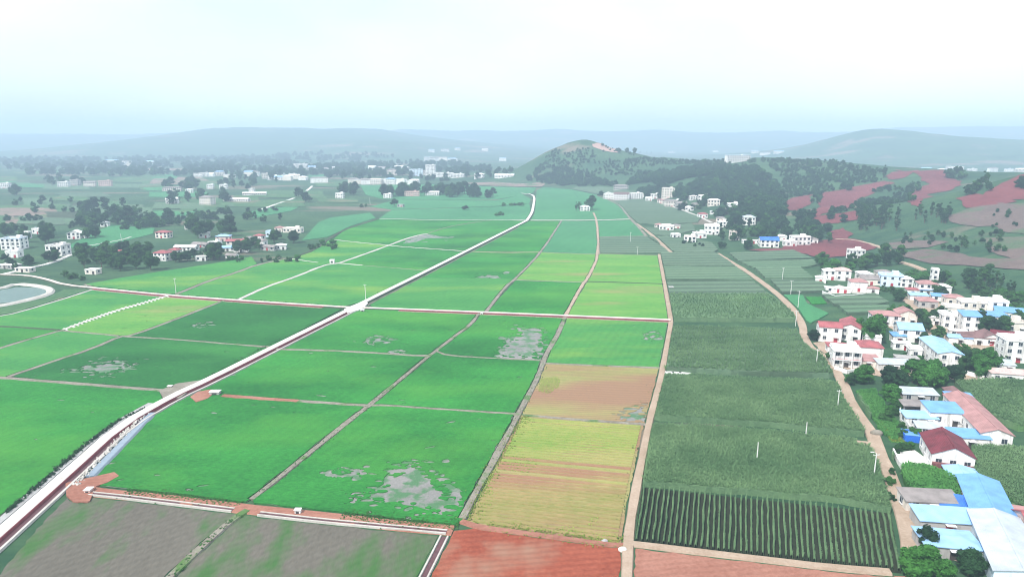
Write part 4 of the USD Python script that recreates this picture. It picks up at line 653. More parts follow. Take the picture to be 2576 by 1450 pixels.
def house(name, label, cat, u, v, w, d, h, roof='flat', rm='slab_white', wm='wall_white', yaw=None, floors=None, rise=None, win=True, door=True, over=.35, group=None, tank=False, near=None, slab=None, band=None, sidewin=True, veranda=False, far=None):
    p = px(u, v)
    if far: p = at_dist(u, v, far); p[2] = H(p[0], p[1])
    dist = p[1]
    HOUSES.append(p[:2]); near = (dist < 330) if near is None else near
    yaw = -14.0 if yaw is None else yaw
    x = thing(name, label, cat, (p[0], p[1], p[2]), yaw, group)
    floors = floors or max(1, int(round(h / 3.2))); fh = h / floors; b = MB(); y0, y1 = 0.0, d
    rise = rise if rise is not None else {'gable_y': w * .22, 'gable_x': d * .22, 'hip': min(w, d) * .22}.get(roof, 0)
    if roof == 'gable_y': b.prism([(-w / 2, 0, -1.5), (w / 2, 0, -1.5), (w / 2, 0, h), (0, 0, h + rise), (-w / 2, 0, h)], (0, 0, 0), (0, d, 0))
    elif roof == 'gable_x': b.prism([(-w / 2, 0, -1.5), (-w / 2, 0, h), (-w / 2, d / 2, h + rise), (-w / 2, d, h), (-w / 2, d, -1.5)], (0, 0, 0), (w, 0, 0))
    elif roof == 'shed': b.prism([(-w / 2, 0, -1.5), (-w / 2, 0, h), (-w / 2, d, h + .12 * d), (-w / 2, d, -1.5)], (0, 0, 0), (w, 0, 0))
    elif roof == 'shed_open':
        for sx in (-1, 1):
            for yy in (.3, d - .3): b.box((sx * (w / 2 - .2), yy, -1.5), (.22, .22, h + 1.45 + (.12 * d if yy > d / 2 else 0)))
        b.box((0, d - .1, -1.5), (w - .5, .15, h + 1.5))
    else: b.box((0, d / 2, -1.5), (w, d, h + 1.5))
    obj('wall', b.out(), wm, x)
    r = MB(); o, t = over, .16
    if roof == 'gable_y':
        L = w / 2 + o; dz = rise / (w / 2) * o
        for s in (-1, 1):
            ring = [(s * L, -o, h - dz + .02), (0, -o, h + rise + .02), (0, -o, h + rise + t + .02), (s * L, -o, h - dz + t + .02)]
            r.prism(ring if s < 0 else ring[::-1], (0, -o, 0), (0, d + o, 0))
    elif roof == 'gable_x':
        L = d / 2 + o; dz = rise / (d / 2) * o
        for s in (-1, 1):
            ring = [(-w / 2 - o, d / 2 + s * L, h - dz + .02), (-w / 2 - o, d / 2, h + rise + .02), (-w / 2 - o, d / 2, h + rise + t + .02), (-w / 2 - o, d / 2 + s * L, h - dz + t + .02)]
            r.prism(ring if s > 0 else ring[::-1], (0, 0, 0), (w + 2 * o, 0, 0))
    elif roof == 'hip':
        e = min(w, d) * .5; z0, z1 = h + .02, h + rise
        a = [(-w / 2 - o, -o), (w / 2 + o, -o), (w / 2 + o, d + o), (-w / 2 - o, d + o)]
        if w >= d: rg = [(-(w / 2 - e * .9), d / 2), (w / 2 - e * .9, d / 2)]
        else: rg = [(0, e * .9), (0, d - e * .9)]
        v = [(*q, z0) for q in a] + [(*q, z0 + t) for q in a] + [(*q, z1) for q in rg]
        f = [(0, 3, 2), (0, 2, 1)] + [tt for i in range(4) for tt in ((i, (i + 1) % 4, 4 + (i + 1) % 4), (i, 4 + (i + 1) % 4, 4 + i))]
        f += [(4, 5, 9), (4, 9, 8), (5, 6, 9), (6, 7, 8), (6, 8, 9), (7, 4, 8)] if w >= d else [(4, 5, 8), (5, 6, 9), (5, 9, 8), (6, 7, 9), (7, 4, 8), (7, 8, 9)]
        r.add(v, f)
    elif roof in ('shed', 'shed_open'):
        k = .12; ring = [(-w / 2 - o, -o, h - k * o + .02), (-w / 2 - o, -o, h - k * o + t + .02), (-w / 2 - o, d + o, h + k * (d + o) + t + .02), (-w / 2 - o, d + o, h + k * (d + o) + .02)]
        r.prism(ring, (0, 0, 0), (w + 2 * o, 0, 0))
    else:
        r.box((0, d / 2, h + .005), (w + .5, d + .5, .18))
    rp = obj('roof', r.out(), rm, x)
    if roof == 'flat' and h > 3.5:
        q = MB(); e = .16; H_ = .75
        for cx, cy, sx, sy in ((0, .08, w, e), (0, d - .08, w, e), (-w / 2 + .08, d / 2, e, d - 2 * e - .01), (w / 2 - .08, d / 2, e, d - 2 * e - .01)): q.box((cx, cy, h + .18), (sx, sy, H_))
        obj('parapet', q.out(), wm, rp)
        if w > 8: obj('stair_head', MB().box((w * .22, d * .68, h + .18), (min(3.2, w * .3), min(3.2, d * .4), 2.2)).out(), wm, rp)
    if roof == 'gable_y' and near: obj('ridge_cap', MB().box((0, d / 2, h + rise + t - .03), (.45, d + 2 * o, .09)).out(), rm, rp)
    if roof == 'gable_x' and near: obj('ridge_cap', MB().box((0, d / 2, h + rise + t - .03), (w + 2 * o, .45, .09)).out(), rm, rp)
    if tank or (roof == 'flat' and h > 4 and w > 7 and hash_(label) % 3 == 0 and dist < 700):
        c = trimesh.creation.cylinder(.65, 1.5, sections=14); obj('water_tank', (c.vertices + [-w * .25, d * .4, h + .95], c.faces), 'steel', x)
    if band: obj('lean_to', MB().box((0, -.62, -1), (w * .96, 1.2, 1 + band)).out(), 'wall_maroon', x)
    if slab: obj('floor_slab', MB().box((0, -.35, fh - .12), (w + .2, .68, .2)).out(), slab, x)
    if veranda:
        q = MB(); 
        for i in range(4): q.box((-w / 2 + .3 + i * (w - .6) / 3, -1.25, -1), (.28, .28, fh * floors + 1))
        obj('veranda_columns', q.out(), 'slab_white', x)
        for fl in range(1, floors + 1): obj('balcony', MB().box((0, -.72, fl * fh - .12), (w, 1.4, .16)).out(), 'slab_white', x)
    if win and roof != 'shed_open':
        ww, wh = (1.4, 1.5) if dist < 500 else (1.7, 1.7)
        n = max(1, int(w / 3.2)); side = 1 if p[0] > 0 else 2
        for fl in range(floors):
            z = fl * fh + fh * .36
            for i in range(n):
                cx = -w / 2 + (i + .5) * w / n
                if door and fl == 0 and i == n // 2: continue
                window(x, cx, 0, z, 0, ww, wh, near)
            if sidewin:
                m = max(1, int(d / 3.8))
                for i in range(m):
                    cy = (i + .5) * d / m; window(x, (-w / 2 if side == 1 else w / 2), cy, z, side, ww, wh, near)
    if door and roof != 'shed_open':
        i = n // 2 if win else 0; cx = (-w / 2 + (i + .5) * w / n) if win else 0
        dr = obj('door', MB().box((cx, -.03, 0), (1.5, .10, 2.2)).out(), 'door_red' if (hash_(label) % 3 == 0) else 'door_dark', x)
        if near: obj('canopy', MB().box((cx, -.55, 2.35), (2.0, 1.1, .12)).out(), 'slab_white', dr)
    return x
def hash_(s): return sum(ord(c) * (i + 3) for i, c in enumerate(s))
HS = 'village_house'
# --- near village on the right
house('village_hall', 'tall white two-storey hall under a long light blue gable roof', 'house', 2387, 931, 8.6, 22, 6.4, 'gable_y', 'roof_pale_blue', rise=1.0)
house(HS, 'white two-storey house with red roof at the lane corner, left of the broad trees', 'house', 2087, 860, 9, 7, 6.6, 'gable_x', 'roof_red')
house(HS, 'white house with a broad red roof running back, right half of the red roofed pair', 'house', 2136, 857, 8.5, 15, 5.6, 'gable_y', 'roof_red', yaw=-26)
house(HS, 'white flat roofed house with open balcony and red tiles below', 'house', 2128, 924, 10, 7, 6.6, 'flat', 'slab_white', slab='roof_red', veranda=True)
house(HS, 'white house with hipped pinkish red roof beside the courtyard with balcony', 'house', 2190, 906, 8.5, 9, 5.2, 'hip', 'roof_red', wm='wall_white', win=False)
house('farm_shed', 'long low shed with bright white roof below the hipped red roof', 'shed', 2252, 934, 12, 5, 2.8, 'shed', 'roof_white', win=False, yaw=-6)
house('farm_shed', 'low shed with pinkish grey roof left of the white roofed shed', 'shed', 2184, 925, 9, 6, 2.8, 'shed', 'roof_pink', 'wall_cream', win=False, yaw=-6)
house(HS, 'white house with light blue gable roof behind the broad trees', 'house', 2290, 861, 9.5, 9, 5.6, 'gable_x', 'roof_pale_blue')
house('lean_to_shed', 'small shed with blue roof built against the light blue gabled house', 'shed', 2262, 862, 5.2, 4.5, 3.0, 'shed', 'roof_blue', win=False, yaw=-10)
house(HS, 'long white house with pink hipped roof end and flat front wing', 'house', 2228, 820, 12, 8, 5.0, 'hip', 'roof_pink')
house(HS, 'cream house with steep pink gable above the light blue roof', 'house', 2282, 815, 8, 9, 4.8, 'gable_y', 'roof_pink', 'wall_cream')
house(HS, 'white block house with flat roof left of the blue capped tower', 'house', 2392, 827, 7.5, 8, 6.2, 'flat', tank=True)
house('tower_house', 'tall white tower house capped by a blue shed roof', 'house', 2443, 841, 7.5, 8, 8.2, 'shed', 'roof_blue', win=True, floors=3)
house(HS, 'long cream two-storey house with rows of windows at the upper right', 'house', 2448, 793, 11, 8, 6.4, 'flat', 'slab_white', 'wall_cream')
house(HS, 'white two-storey house with dark eave at the upper right', 'house', 2500, 790, 12, 8, 6.2, 'flat', 'slab_white')
house('farm_shed', 'long blue roofed shed at the right edge above the blue capped tower', 'shed', 2558, 806, 18, 8, 3.6, 'shed', 'roof_blue', win=False, yaw=-30)
house(HS, 'white house with arched top and red door in the upper cluster', 'house', 2086, 704, 7, 7, 5.6, 'hip', 'slab_white', band=None)
house(HS, 'white house with round-ended roof beside the red doored one', 'house', 2120, 706, 9, 8, 6.2, 'hip', 'slab_pink')
house(HS, 'white house with pink hipped roof at the front of the upper cluster', 'house', 2160, 734, 9, 8, 5.6, 'hip', 'roof_pink', win=False)
house('outbuilding', 'low white walled outbuilding on the yard of the upper cluster', 'shed', 2098, 736, 9, 5, 2.6, 'flat', 'slab_white')
house('outbuilding', 'small white outbuilding beside the low walled yard', 'shed', 2126, 738, 6, 4, 3.0, 'flat', 'slab_white')
house(HS, 'low cream house with grey tiled gable roof right of the upper cluster', 'house', 2192, 717, 12, 8, 3.6, 'gable_x', 'roof_grey', 'wall_cream')
house(HS, 'pale blue two-storey house with flat roof above the grey plots', 'house', 2243, 721, 12, 8, 6.4, 'flat', 'roof_pale_blue', 'wall_blue', tank=True)
house(HS, 'small white house at the right shoulder of the pale blue one', 'house', 2280, 723, 7, 7, 5.0, 'hip', 'slab_white')
house(HS, 'white house with pink hipped roof and blue awning', 'house', 2334, 742, 10, 8, 6.2, 'hip', 'roof_pink', slab='roof_blue')
house('farm_shed', 'vivid blue awning shed below the pink hipped roof', 'shed', 2312, 756, 9, 5, 2.8, 'shed', 'roof_pale_blue', win=False)
house('farm_shed', 'small shed with rosy roof left of the blue awning', 'shed', 2296, 742, 6, 5, 3.0, 'hip', 'roof_red', win=False)
house('water_tower', 'narrow white tower standing above the trees at the upper right', 'tower', 2350, 718, 3.6, 3.6, 9.5, 'flat', 'slab_white', floors=3)
house(HS, 'low house with dusty pink roof half hidden by trees', 'house', 2334, 775, 9, 8, 3.6, 'hip', 'roof_pink', 'wall_grey')
house(HS, 'long low house with maroon roof at the right edge', 'house', 2555, 872, 18, 8, 3.6, 'gable_x', 'roof_maroon', yaw=-32)
house(HS, 'white gable end house left of the long maroon roof', 'house', 2494, 870, 7, 9, 3.6, 'gable_y', 'roof_brown', win=False)
house(HS, 'low house with uneven brown tiled roof below the blue capped tower', 'house', 2462, 868, 12, 8, 3.2, 'hip', 'roof_brown')
house('farm_shed', 'small shed with pale blue roof right of the village hall', 'shed', 2415, 866, 9, 4, 2.8, 'shed', 'roof_pale_blue', win=False)
house('apartment_house', 'white three-storey house at the right edge above the maize', 'house', 2560, 912, 10, 9, 8.6, 'flat', 'slab_white', floors=3)
house(HS, 'low white house with rosy hipped roof at the right edge above the dark maize', 'house', 2552, 966, 15, 6, 3.6, 'hip', 'slab_pink')
house('outbuilding', 'white cube outbuilding with one window left of the village hall', 'shed', 2302, 901, 4.6, 4.5, 3.6, 'flat', 'slab_white', door=False)
house('outbuilding', 'low white outbuilding with round edges under the blue lean-to', 'shed', 2268, 880, 6.4, 4, 2.8, 'flat', 'slab_white')
house('outbuilding', 'grey unfinished outbuilding with open windows before the village hall', 'shed', 2282, 917, 8, 4, 2.6, 'flat', 'slab_grey', 'wall_grey', door=False)
house('farm_shed', 'open shed with white lean roof at the top of the lower farmyard', 'shed', 2314, 1012, 11, 5, 2.8, 'shed', 'roof_white', 'wall_grey', yaw=-8)
house('farm_shed', 'dark grey open shed behind the blue roofed yard', 'shed', 2310, 1040, 9, 4, 2.5, 'shed_open', 'roof_grey', 'wall_grey', win=False, yaw=-8)
house(HS, 'white house with flat sky blue roof in the middle of the lower farmyard', 'house', 2380, 1072, 9.5, 7, 4.4, 'shed', 'roof_blue', yaw=-8)
house('farm_shed', 'shed with pale blue roof left of the sky blue roofed house', 'shed', 2318, 1072, 9, 4.5, 2.6, 'shed', 'roof_pale_blue', 'wall_white', win=True, yaw=-8)
house('barn', 'long white barn with dusty red roof running back from its bare gable', 'barn', 2503, 1127, 8.0, 31, 4.3, 'gable_y', 'roof_pink', rise=1.5, win=True, door=False, yaw=-15)
house('farm_shed', 'small blue roofed shed at the far end of the long red barn', 'shed', 2418, 1030, 7.5, 5, 3.4, 'shed', 'roof_blue', win=False, yaw=-12)
house('outbuilding', 'round brown thatched store behind the far end of the red barn', 'shed', 2398, 1006, 4.2, 4.2, 2.6, 'hip', 'roof_brown', 'wall_maroon', win=False, rise=1.8)
house('farm_shed', 'white shed with blue flat roof joined to the left of the red barn', 'shed', 2442, 1128, 9.5, 5, 3.2, 'shed', 'roof_blue', yaw=-10, win=False)
house('gabled_farmhouse', 'white gabled farmhouse with deep maroon roof and maroon lean-to', 'house', 2394, 1184, 9.8, 13.5, 4.3, 'gable_y', 'roof_maroon', rise=2.3, band=2.1, door=False, yaw=-19)
house('farm_shed', 'little shed with light blue gable roof beside the bright maize patch', 'shed', 2426, 1222, 7, 6, 2.2, 'gable_y', 'roof_pale_blue', 'wall_grey', win=False, rise=.7, yaw=-18)
house('blue_barn', 'long barn with sky blue gable roof above the white roofed one', 'barn', 2512, 1370, 8.5, 25, 3.6, 'gable_y', 'roof_blue', 'wall_cream', rise=1.1, win=False, yaw=-24)
house(HS, 'low cream house with grey and blue roof and a red door', 'house', 2346, 1290, 12, 5, 2.8, 'shed', 'roof_grey', 'wall_cream', yaw=-6)
house('farm_shed', 'shed with pale blue roof between the cream house and the round canopy', 'shed', 2386, 1342, 12, 5.5, 2.8, 'shed', 'roof_pale_blue', 'wall_grey', win=False, yaw=-8)
house('white_barn', 'long barn with white gable roof and blue front edge at the bottom right', 'barn', 2568, 1492, 9.5, 24, 3.8, 'gable_y', 'roof_white', 'wall_blue', rise=1.2, win=False, yaw=-23)
house('canopy_shed', 'open shed under a pale blue and white canopy at the bottom right', 'shed', 2398, 1408, 11, 7, 2.8, 'hip', 'roof_pale_blue', 'wall_grey', win=False, yaw=-10, rise=.7)
house(HS, 'pink walled house cut by the right edge near the bottom', 'house', 2640, 1372, 8, 8, 3.6, 'gable_x', 'roof_red', 'wall_pink', yaw=-10)
tk = thing('blue_water_tank', 'bright blue open tank beside the gabled farmhouse', 'tank', px(2296, 1112), -14)
q = MB()
for cx, cy, sx, sy in ((0, 0, 4.2, .15), (0, 4.2, 4.2, .15), (-2.03, 2.1, .15, 4.0), (2.03, 2.1, .15, 4.0)): q.box((cx, cy, -.3), (sx, sy, 2.4))
obj('side', q.out(), 'blue_plastic', tk); obj('cover', MB().box((0, 2.1, 1.75), (3.9, 4.05, .08)).out(), 'roof_blue', tk); obj('rim', MB().box((0, -.02, 2.1), (4.4, .3, .14)).box((0, 4.22, 2.1), (4.4, .3, .14)).out(), 'roof_blue', tk)
# smaller buildings packed between them
for a in [
 (HS, 'tiny white house left of the red doored house in the upper cluster', 'house', 2064, 712, 6, 5, 3.4, 'hip', 'slab_white'), (HS, 'white house with pale hipped roof between the upper cluster and the grey tiled house', 'house', 2178, 706, 8, 7, 4.4, 'hip', 'slab_white'), ('outbuilding', 'little pink roofed outbuilding right of the upper cluster yard', 'shed', 2196, 738, 6, 5, 2.8, 'hip', 'roof_pink'),
 (HS, 'cream house behind the pale blue two-storey house', 'house', 2225, 704, 9, 7, 4.6, 'hip', 'roof_grey', 'wall_cream'), (HS, 'white house above the blue awning near the white tower', 'house', 2372, 742, 8, 7, 4.6, 'hip', 'slab_white'), ('farm_shed', 'small sky blue roofed shed right of the blue awning', 'shed', 2365, 758, 8, 5, 2.8, 'shed', 'roof_blue'),
 (HS, 'pale house with pinkish roof above the cream long house', 'house', 2402, 770, 9, 7, 4.4, 'hip', 'roof_pink', 'wall_cream'), (HS, 'cream walled house at the left end of the cream long house', 'house', 2400, 797, 8, 7, 4.6, 'flat', 'slab_white', 'wall_cream'), (HS, 'white house with blue roof below the dark eaved house', 'house', 2512, 818, 9, 7, 4.2, 'shed', 'roof_blue'),
 (HS, 'small white house between the pink gable and the white block house', 'house', 2345, 818, 7, 6, 4.0, 'hip', 'slab_white'), ('outbuilding', 'white roofed outbuilding in front of the blue capped tower', 'shed', 2410, 848, 7, 4, 2.8, 'flat', 'slab_white'), (HS, 'grey house at the right edge below the blue roofed shed', 'house', 2556, 838, 9, 7, 4.6, 'flat', 'slab_grey', 'wall_cream'),
 ('farm_shed', 'narrow red roofed shed between the two red roofed houses and the balcony house', 'shed', 2108, 888, 8, 4, 2.8, 'shed', 'roof_red'), (HS, 'white annex behind the hipped red roof', 'house', 2196, 872, 6, 6, 4.4, 'flat', 'slab_white'), ('outbuilding', 'pale outbuilding right of the bright white shed roof', 'shed', 2318, 940, 6, 4, 2.6, 'flat', 'slab_grey', 'wall_cream'),
 ('farm_shed', 'small white lean roof before the three-storey house', 'shed', 2522, 935, 8, 5, 2.8, 'shed', 'roof_white'), (HS, 'white house behind the three-storey house at the right edge', 'house', 2572, 885, 8, 7, 5.0, 'flat', 'slab_white'), ('farm_shed', 'small grey roofed shed inside the lower farmyard', 'shed', 2360, 1048, 7, 4, 2.4, 'shed', 'roof_grey'),
 ('outbuilding', 'low white outbuilding between the blue roofs and the maroon farmhouse', 'shed', 2345, 1098, 8, 4, 2.4, 'shed', 'roof_white'), ('farm_shed', 'little vivid blue roofed shed against the cream house with the red door', 'shed', 2398, 1300, 5.5, 5, 2.6, 'shed', 'roof_vivid_blue'), ('outbuilding', 'rusty roofed outbuilding right of the sky blue barn', 'shed', 2552, 1330, 6, 5, 2.6, 'shed', 'roof_pink', 'wall_cream'),
 ]: house(*a, yaw=[-14, -4, -22, -10][hash_(a[1]) % 4])
for i, (lab, p_) in enumerate([('low white yard wall around the balcony house', [(2098, 930), (2130, 940), (2180, 934)]), ('low white yard wall before the upper cluster', [(2068, 738), (2100, 750), (2150, 747), (2176, 744)]), ('pale yard wall right of the village hall', [(2400, 935), (2440, 945), (2475, 955)]), ('pale yard wall left of the lower farmyard', [(2268, 1012), (2262, 1045), (2288, 1082)]), ('white low wall beside the pale concrete yard', [(2246, 1140), (2258, 1165), (2272, 1186)]), ('white wall in front of the three-storey house', [(2510, 945), (2560, 940), (2600, 938)])]):
    w_ = thing('yard_wall', lab, 'wall'); l_ = world(p_); obj('wall', strip(l_, .24, 1.5, 0.0, step=3), 'wall_white', w_); obj('coping', strip(l_, .36, .10, 0.0, step=3, base=1.503), 'slab_white', w_)
# yards
YD = [('pale concrete yard left of the gabled farmhouse', 'concrete', [(2250, 1140), (2300, 1132), (2345, 1160), (2350, 1186), (2290, 1184), (2262, 1168)]), ('brown earth yard right of the village hall', 'dirt', [(2375, 936), (2440, 938), (2480, 955), (2500, 968), (2420, 966), (2390, 950)]),
      ('pale yard between the lower sheds', 'concrete_grey', [(2270, 1015), (2400, 1040), (2430, 1090), (2440, 1132), (2360, 1130), (2290, 1085), (2262, 1040)]), ('earth yard around the red roofed houses', 'dirt', [(2045, 862), (2100, 858), (2230, 905), (2320, 925), (2330, 945), (2230, 950), (2130, 930), (2100, 920)]),
      ('pale yard of the upper cluster', 'bund_pale', [(2070, 728), (2110, 716), (2180, 735), (2190, 742), (2100, 748)]), ('earth yard around the bottom sheds', 'dirt', [(2290, 1262), (2400, 1280), (2520, 1370), (2600, 1480), (2420, 1420), (2330, 1370), (2300, 1320)]),
      ('earth ground among the upper houses', 'dirt', [(2210, 810), (2310, 800), (2420, 810), (2560, 850), (2560, 880), (2400, 880), (2300, 860)]), ('beige yard below the pink awning house', 'dirt', [(2260, 748), (2330, 745), (2400, 780), (2380, 800), (2300, 780)])]
for i, (lab, m, p_) in enumerate(YD): patch('yard', lab, m, .10 + .012 * i, p_, seed=90 + i, spacing=2.5, rag=1.0)
# --- middle distance, right
for a in [
 ('blue_roofed_house', 'white house with vivid blue roof left of the red clearing', 'house', 1936, 622, 16, 10, 6.5, 'gable_x', 'roof_vivid_blue'),
 (HS, 'white flat roofed house right of the vivid blue roof', 'house', 2018, 617, 16, 9, 7.5, 'flat', 'slab_white'), (HS, 'low white wing in front of the flat roofed house by the red clearing', 'house', 1990, 620, 10, 7, 4.5, 'flat', 'slab_white'),
 ('boundary_house', 'long low white house at the wood edge left of the vivid blue roof', 'house', 1896, 613, 20, 5, 3.2, 'flat', 'slab_white'),
 (HS, 'white banded house standing alone behind bright trees above the upper cluster', 'house', 2160, 651, 11, 8, 6.6, 'flat', 'slab_grey'),
 (HS, 'white two-storey house at the end of the pale slanting lane', 'house', 1790, 590, 15, 10, 9.0, 'flat', 'slab_white'), (HS, 'low white house joined to the left of the two-storey lane house', 'house', 1762, 599, 12, 7, 5.0, 'flat', 'slab_white'),
 (HS, 'white house with rounded roof at the edge of the grey field', 'house', 1676, 580, 15, 9, 5.0, 'hip', 'slab_white'), (HS, 'small pale pink house left of the rounded roof', 'house', 1660, 574, 8, 6, 4.0, 'hip', 'roof_pink', 'wall_cream'),
 (HS, 'small white house with striped front below the lane house', 'house', 1735, 612, 11, 8, 6.0, 'flat', 'slab_pink'), (HS, 'pale narrow house at the wood edge above the long low house', 'house', 1850, 604, 8, 7, 8.0, 'flat', 'slab_pink', 'wall_cream'),
 (HS, 'white house with bluish roof alone in the dark wood', 'house', 1885, 566, 13, 9, 9.0, 'hip', 'roof_white'),
 (HS, 'leftmost white house of the row beside the far teal paddy', 'house', 1530, 501, 16, 10, 8.0, 'gable_y', 'slab_white'), (HS, 'long white house in the middle of the row beside the far teal paddy', 'house', 1562, 503, 24, 10, 10.0, 'gable_x', 'roof_brown'), (HS, 'right-hand white house of the row beside the far teal paddy', 'house', 1600, 502, 22, 10, 10.0, 'flat', 'slab_white'),
 (HS, 'pale house behind the row beside the far teal paddy', 'house', 1562, 478, 26, 9, 8.0, 'hip', 'roof_grey', 'wall_grey'), (HS, 'pale grey tower-like house among the dark trees', 'house', 1680, 499, 20, 12, 16.0, 'flat', 'slab_grey', 'wall_cream'), (HS, 'small white house in dark trees left of the grey tower-like house', 'house', 1648, 500, 14, 8, 7.0, 'flat', 'slab_white'),
 (HS, 'pale house above the white lane below the grey tower-like house', 'house', 1690, 521, 18, 9, 9.0, 'hip', 'roof_grey', 'wall_cream'), (HS, 'grey house at the right of the white lane', 'house', 1716, 525, 14, 9, 8.0, 'gable_x', 'roof_grey', 'wall_grey'),
 (HS, 'white house high on the wooded slope behind the white lane', 'house', 1770, 507, 16, 9, 9.0, 'flat', 'slab_white'), (HS, 'second white house on the wooded slope below the first', 'house', 1795, 518, 16, 9, 8.0, 'hip', 'slab_white', 'wall_cream'), (HS, 'pale house with white roof edge at the right of the wooded slope houses', 'house', 1848, 526, 14, 9, 7.0, 'flat', 'slab_white'), (HS, 'low white house at the bottom of the wooded slope houses', 'house', 1800, 538, 13, 5, 3.6, 'flat', 'slab_white', 'wall_white'),
 (HS, 'small white farmhouse between two trees in the far teal paddy', 'house', 1472, 531, 13, 8, 6.0, 'hip', 'slab_white'),
 (HS, 'small white house left of the long brown roofed one by the far teal paddy', 'house', 1546, 497, 12, 8, 6.0, 'hip', 'slab_white'), (HS, 'white house tucked behind the right end of the white house row', 'house', 1622, 496, 13, 8, 6.5, 'hip', 'roof_grey'), (HS, 'small white house above the head of the white lane', 'house', 1632, 506, 10, 7, 5.0, 'gable_x', 'slab_white'), (HS, 'cream house just right of the white lane head', 'house', 1662, 512, 11, 7, 5.5, 'hip', 'roof_pink', 'wall_cream'),
 (HS, 'white house between the white lane and the grey house', 'house', 1704, 513, 11, 7, 5.0, 'flat', 'slab_white'), (HS, 'white house beside the lane below the grey house', 'house', 1734, 530, 11, 7, 5.0, 'hip', 'slab_white'), (HS, 'cream house right of the lane bend below the wooded slope', 'house', 1752, 521, 10, 7, 5.0, 'hip', 'roof_grey', 'wall_cream'), (HS, 'small white house near the lane end above the two-storey lane house', 'house', 1770, 548, 11, 7, 5.0, 'hip', 'roof_red'),
 (HS, 'white house at the wood edge right of the two-storey lane house', 'house', 1822, 572, 11, 8, 6.0, 'flat', 'slab_white'), (HS, 'low pale house behind the two-storey lane house', 'house', 1812, 558, 10, 7, 4.5, 'hip', 'roof_grey', 'wall_cream'), (HS, 'small house on the slope under the second wooded slope house', 'house', 1822, 536, 10, 7, 5.0, 'hip', 'slab_white'), (HS, 'white house left of the first wooded slope house', 'house', 1746, 503, 11, 7, 5.5, 'hip', 'slab_white'),
 (HS, 'tiny white house between the rounded roof and the striped house', 'house', 1702, 600, 8, 6, 4.0, 'flat', 'slab_white'), (HS, 'small house behind the rounded roof at the grey field', 'house', 1700, 576, 9, 6, 4.0, 'hip', 'roof_grey', 'wall_cream'), (HS, 'low white house behind the vivid blue roof', 'house', 1965, 606, 10, 7, 4.5, 'hip', 'slab_white'), (HS, 'small white house at the right of the flat roofed house by the red clearing', 'house', 2046, 612, 8, 7, 4.0, 'hip', 'roof_grey'),
 ]: house(a[0], a[1], a[2], a[3], a[4], a[5] * .9, a[6], a[7] * .88, *a[8:], yaw=[-8, 6, -16, 2][hash_(a[1]) % 4], near=False)
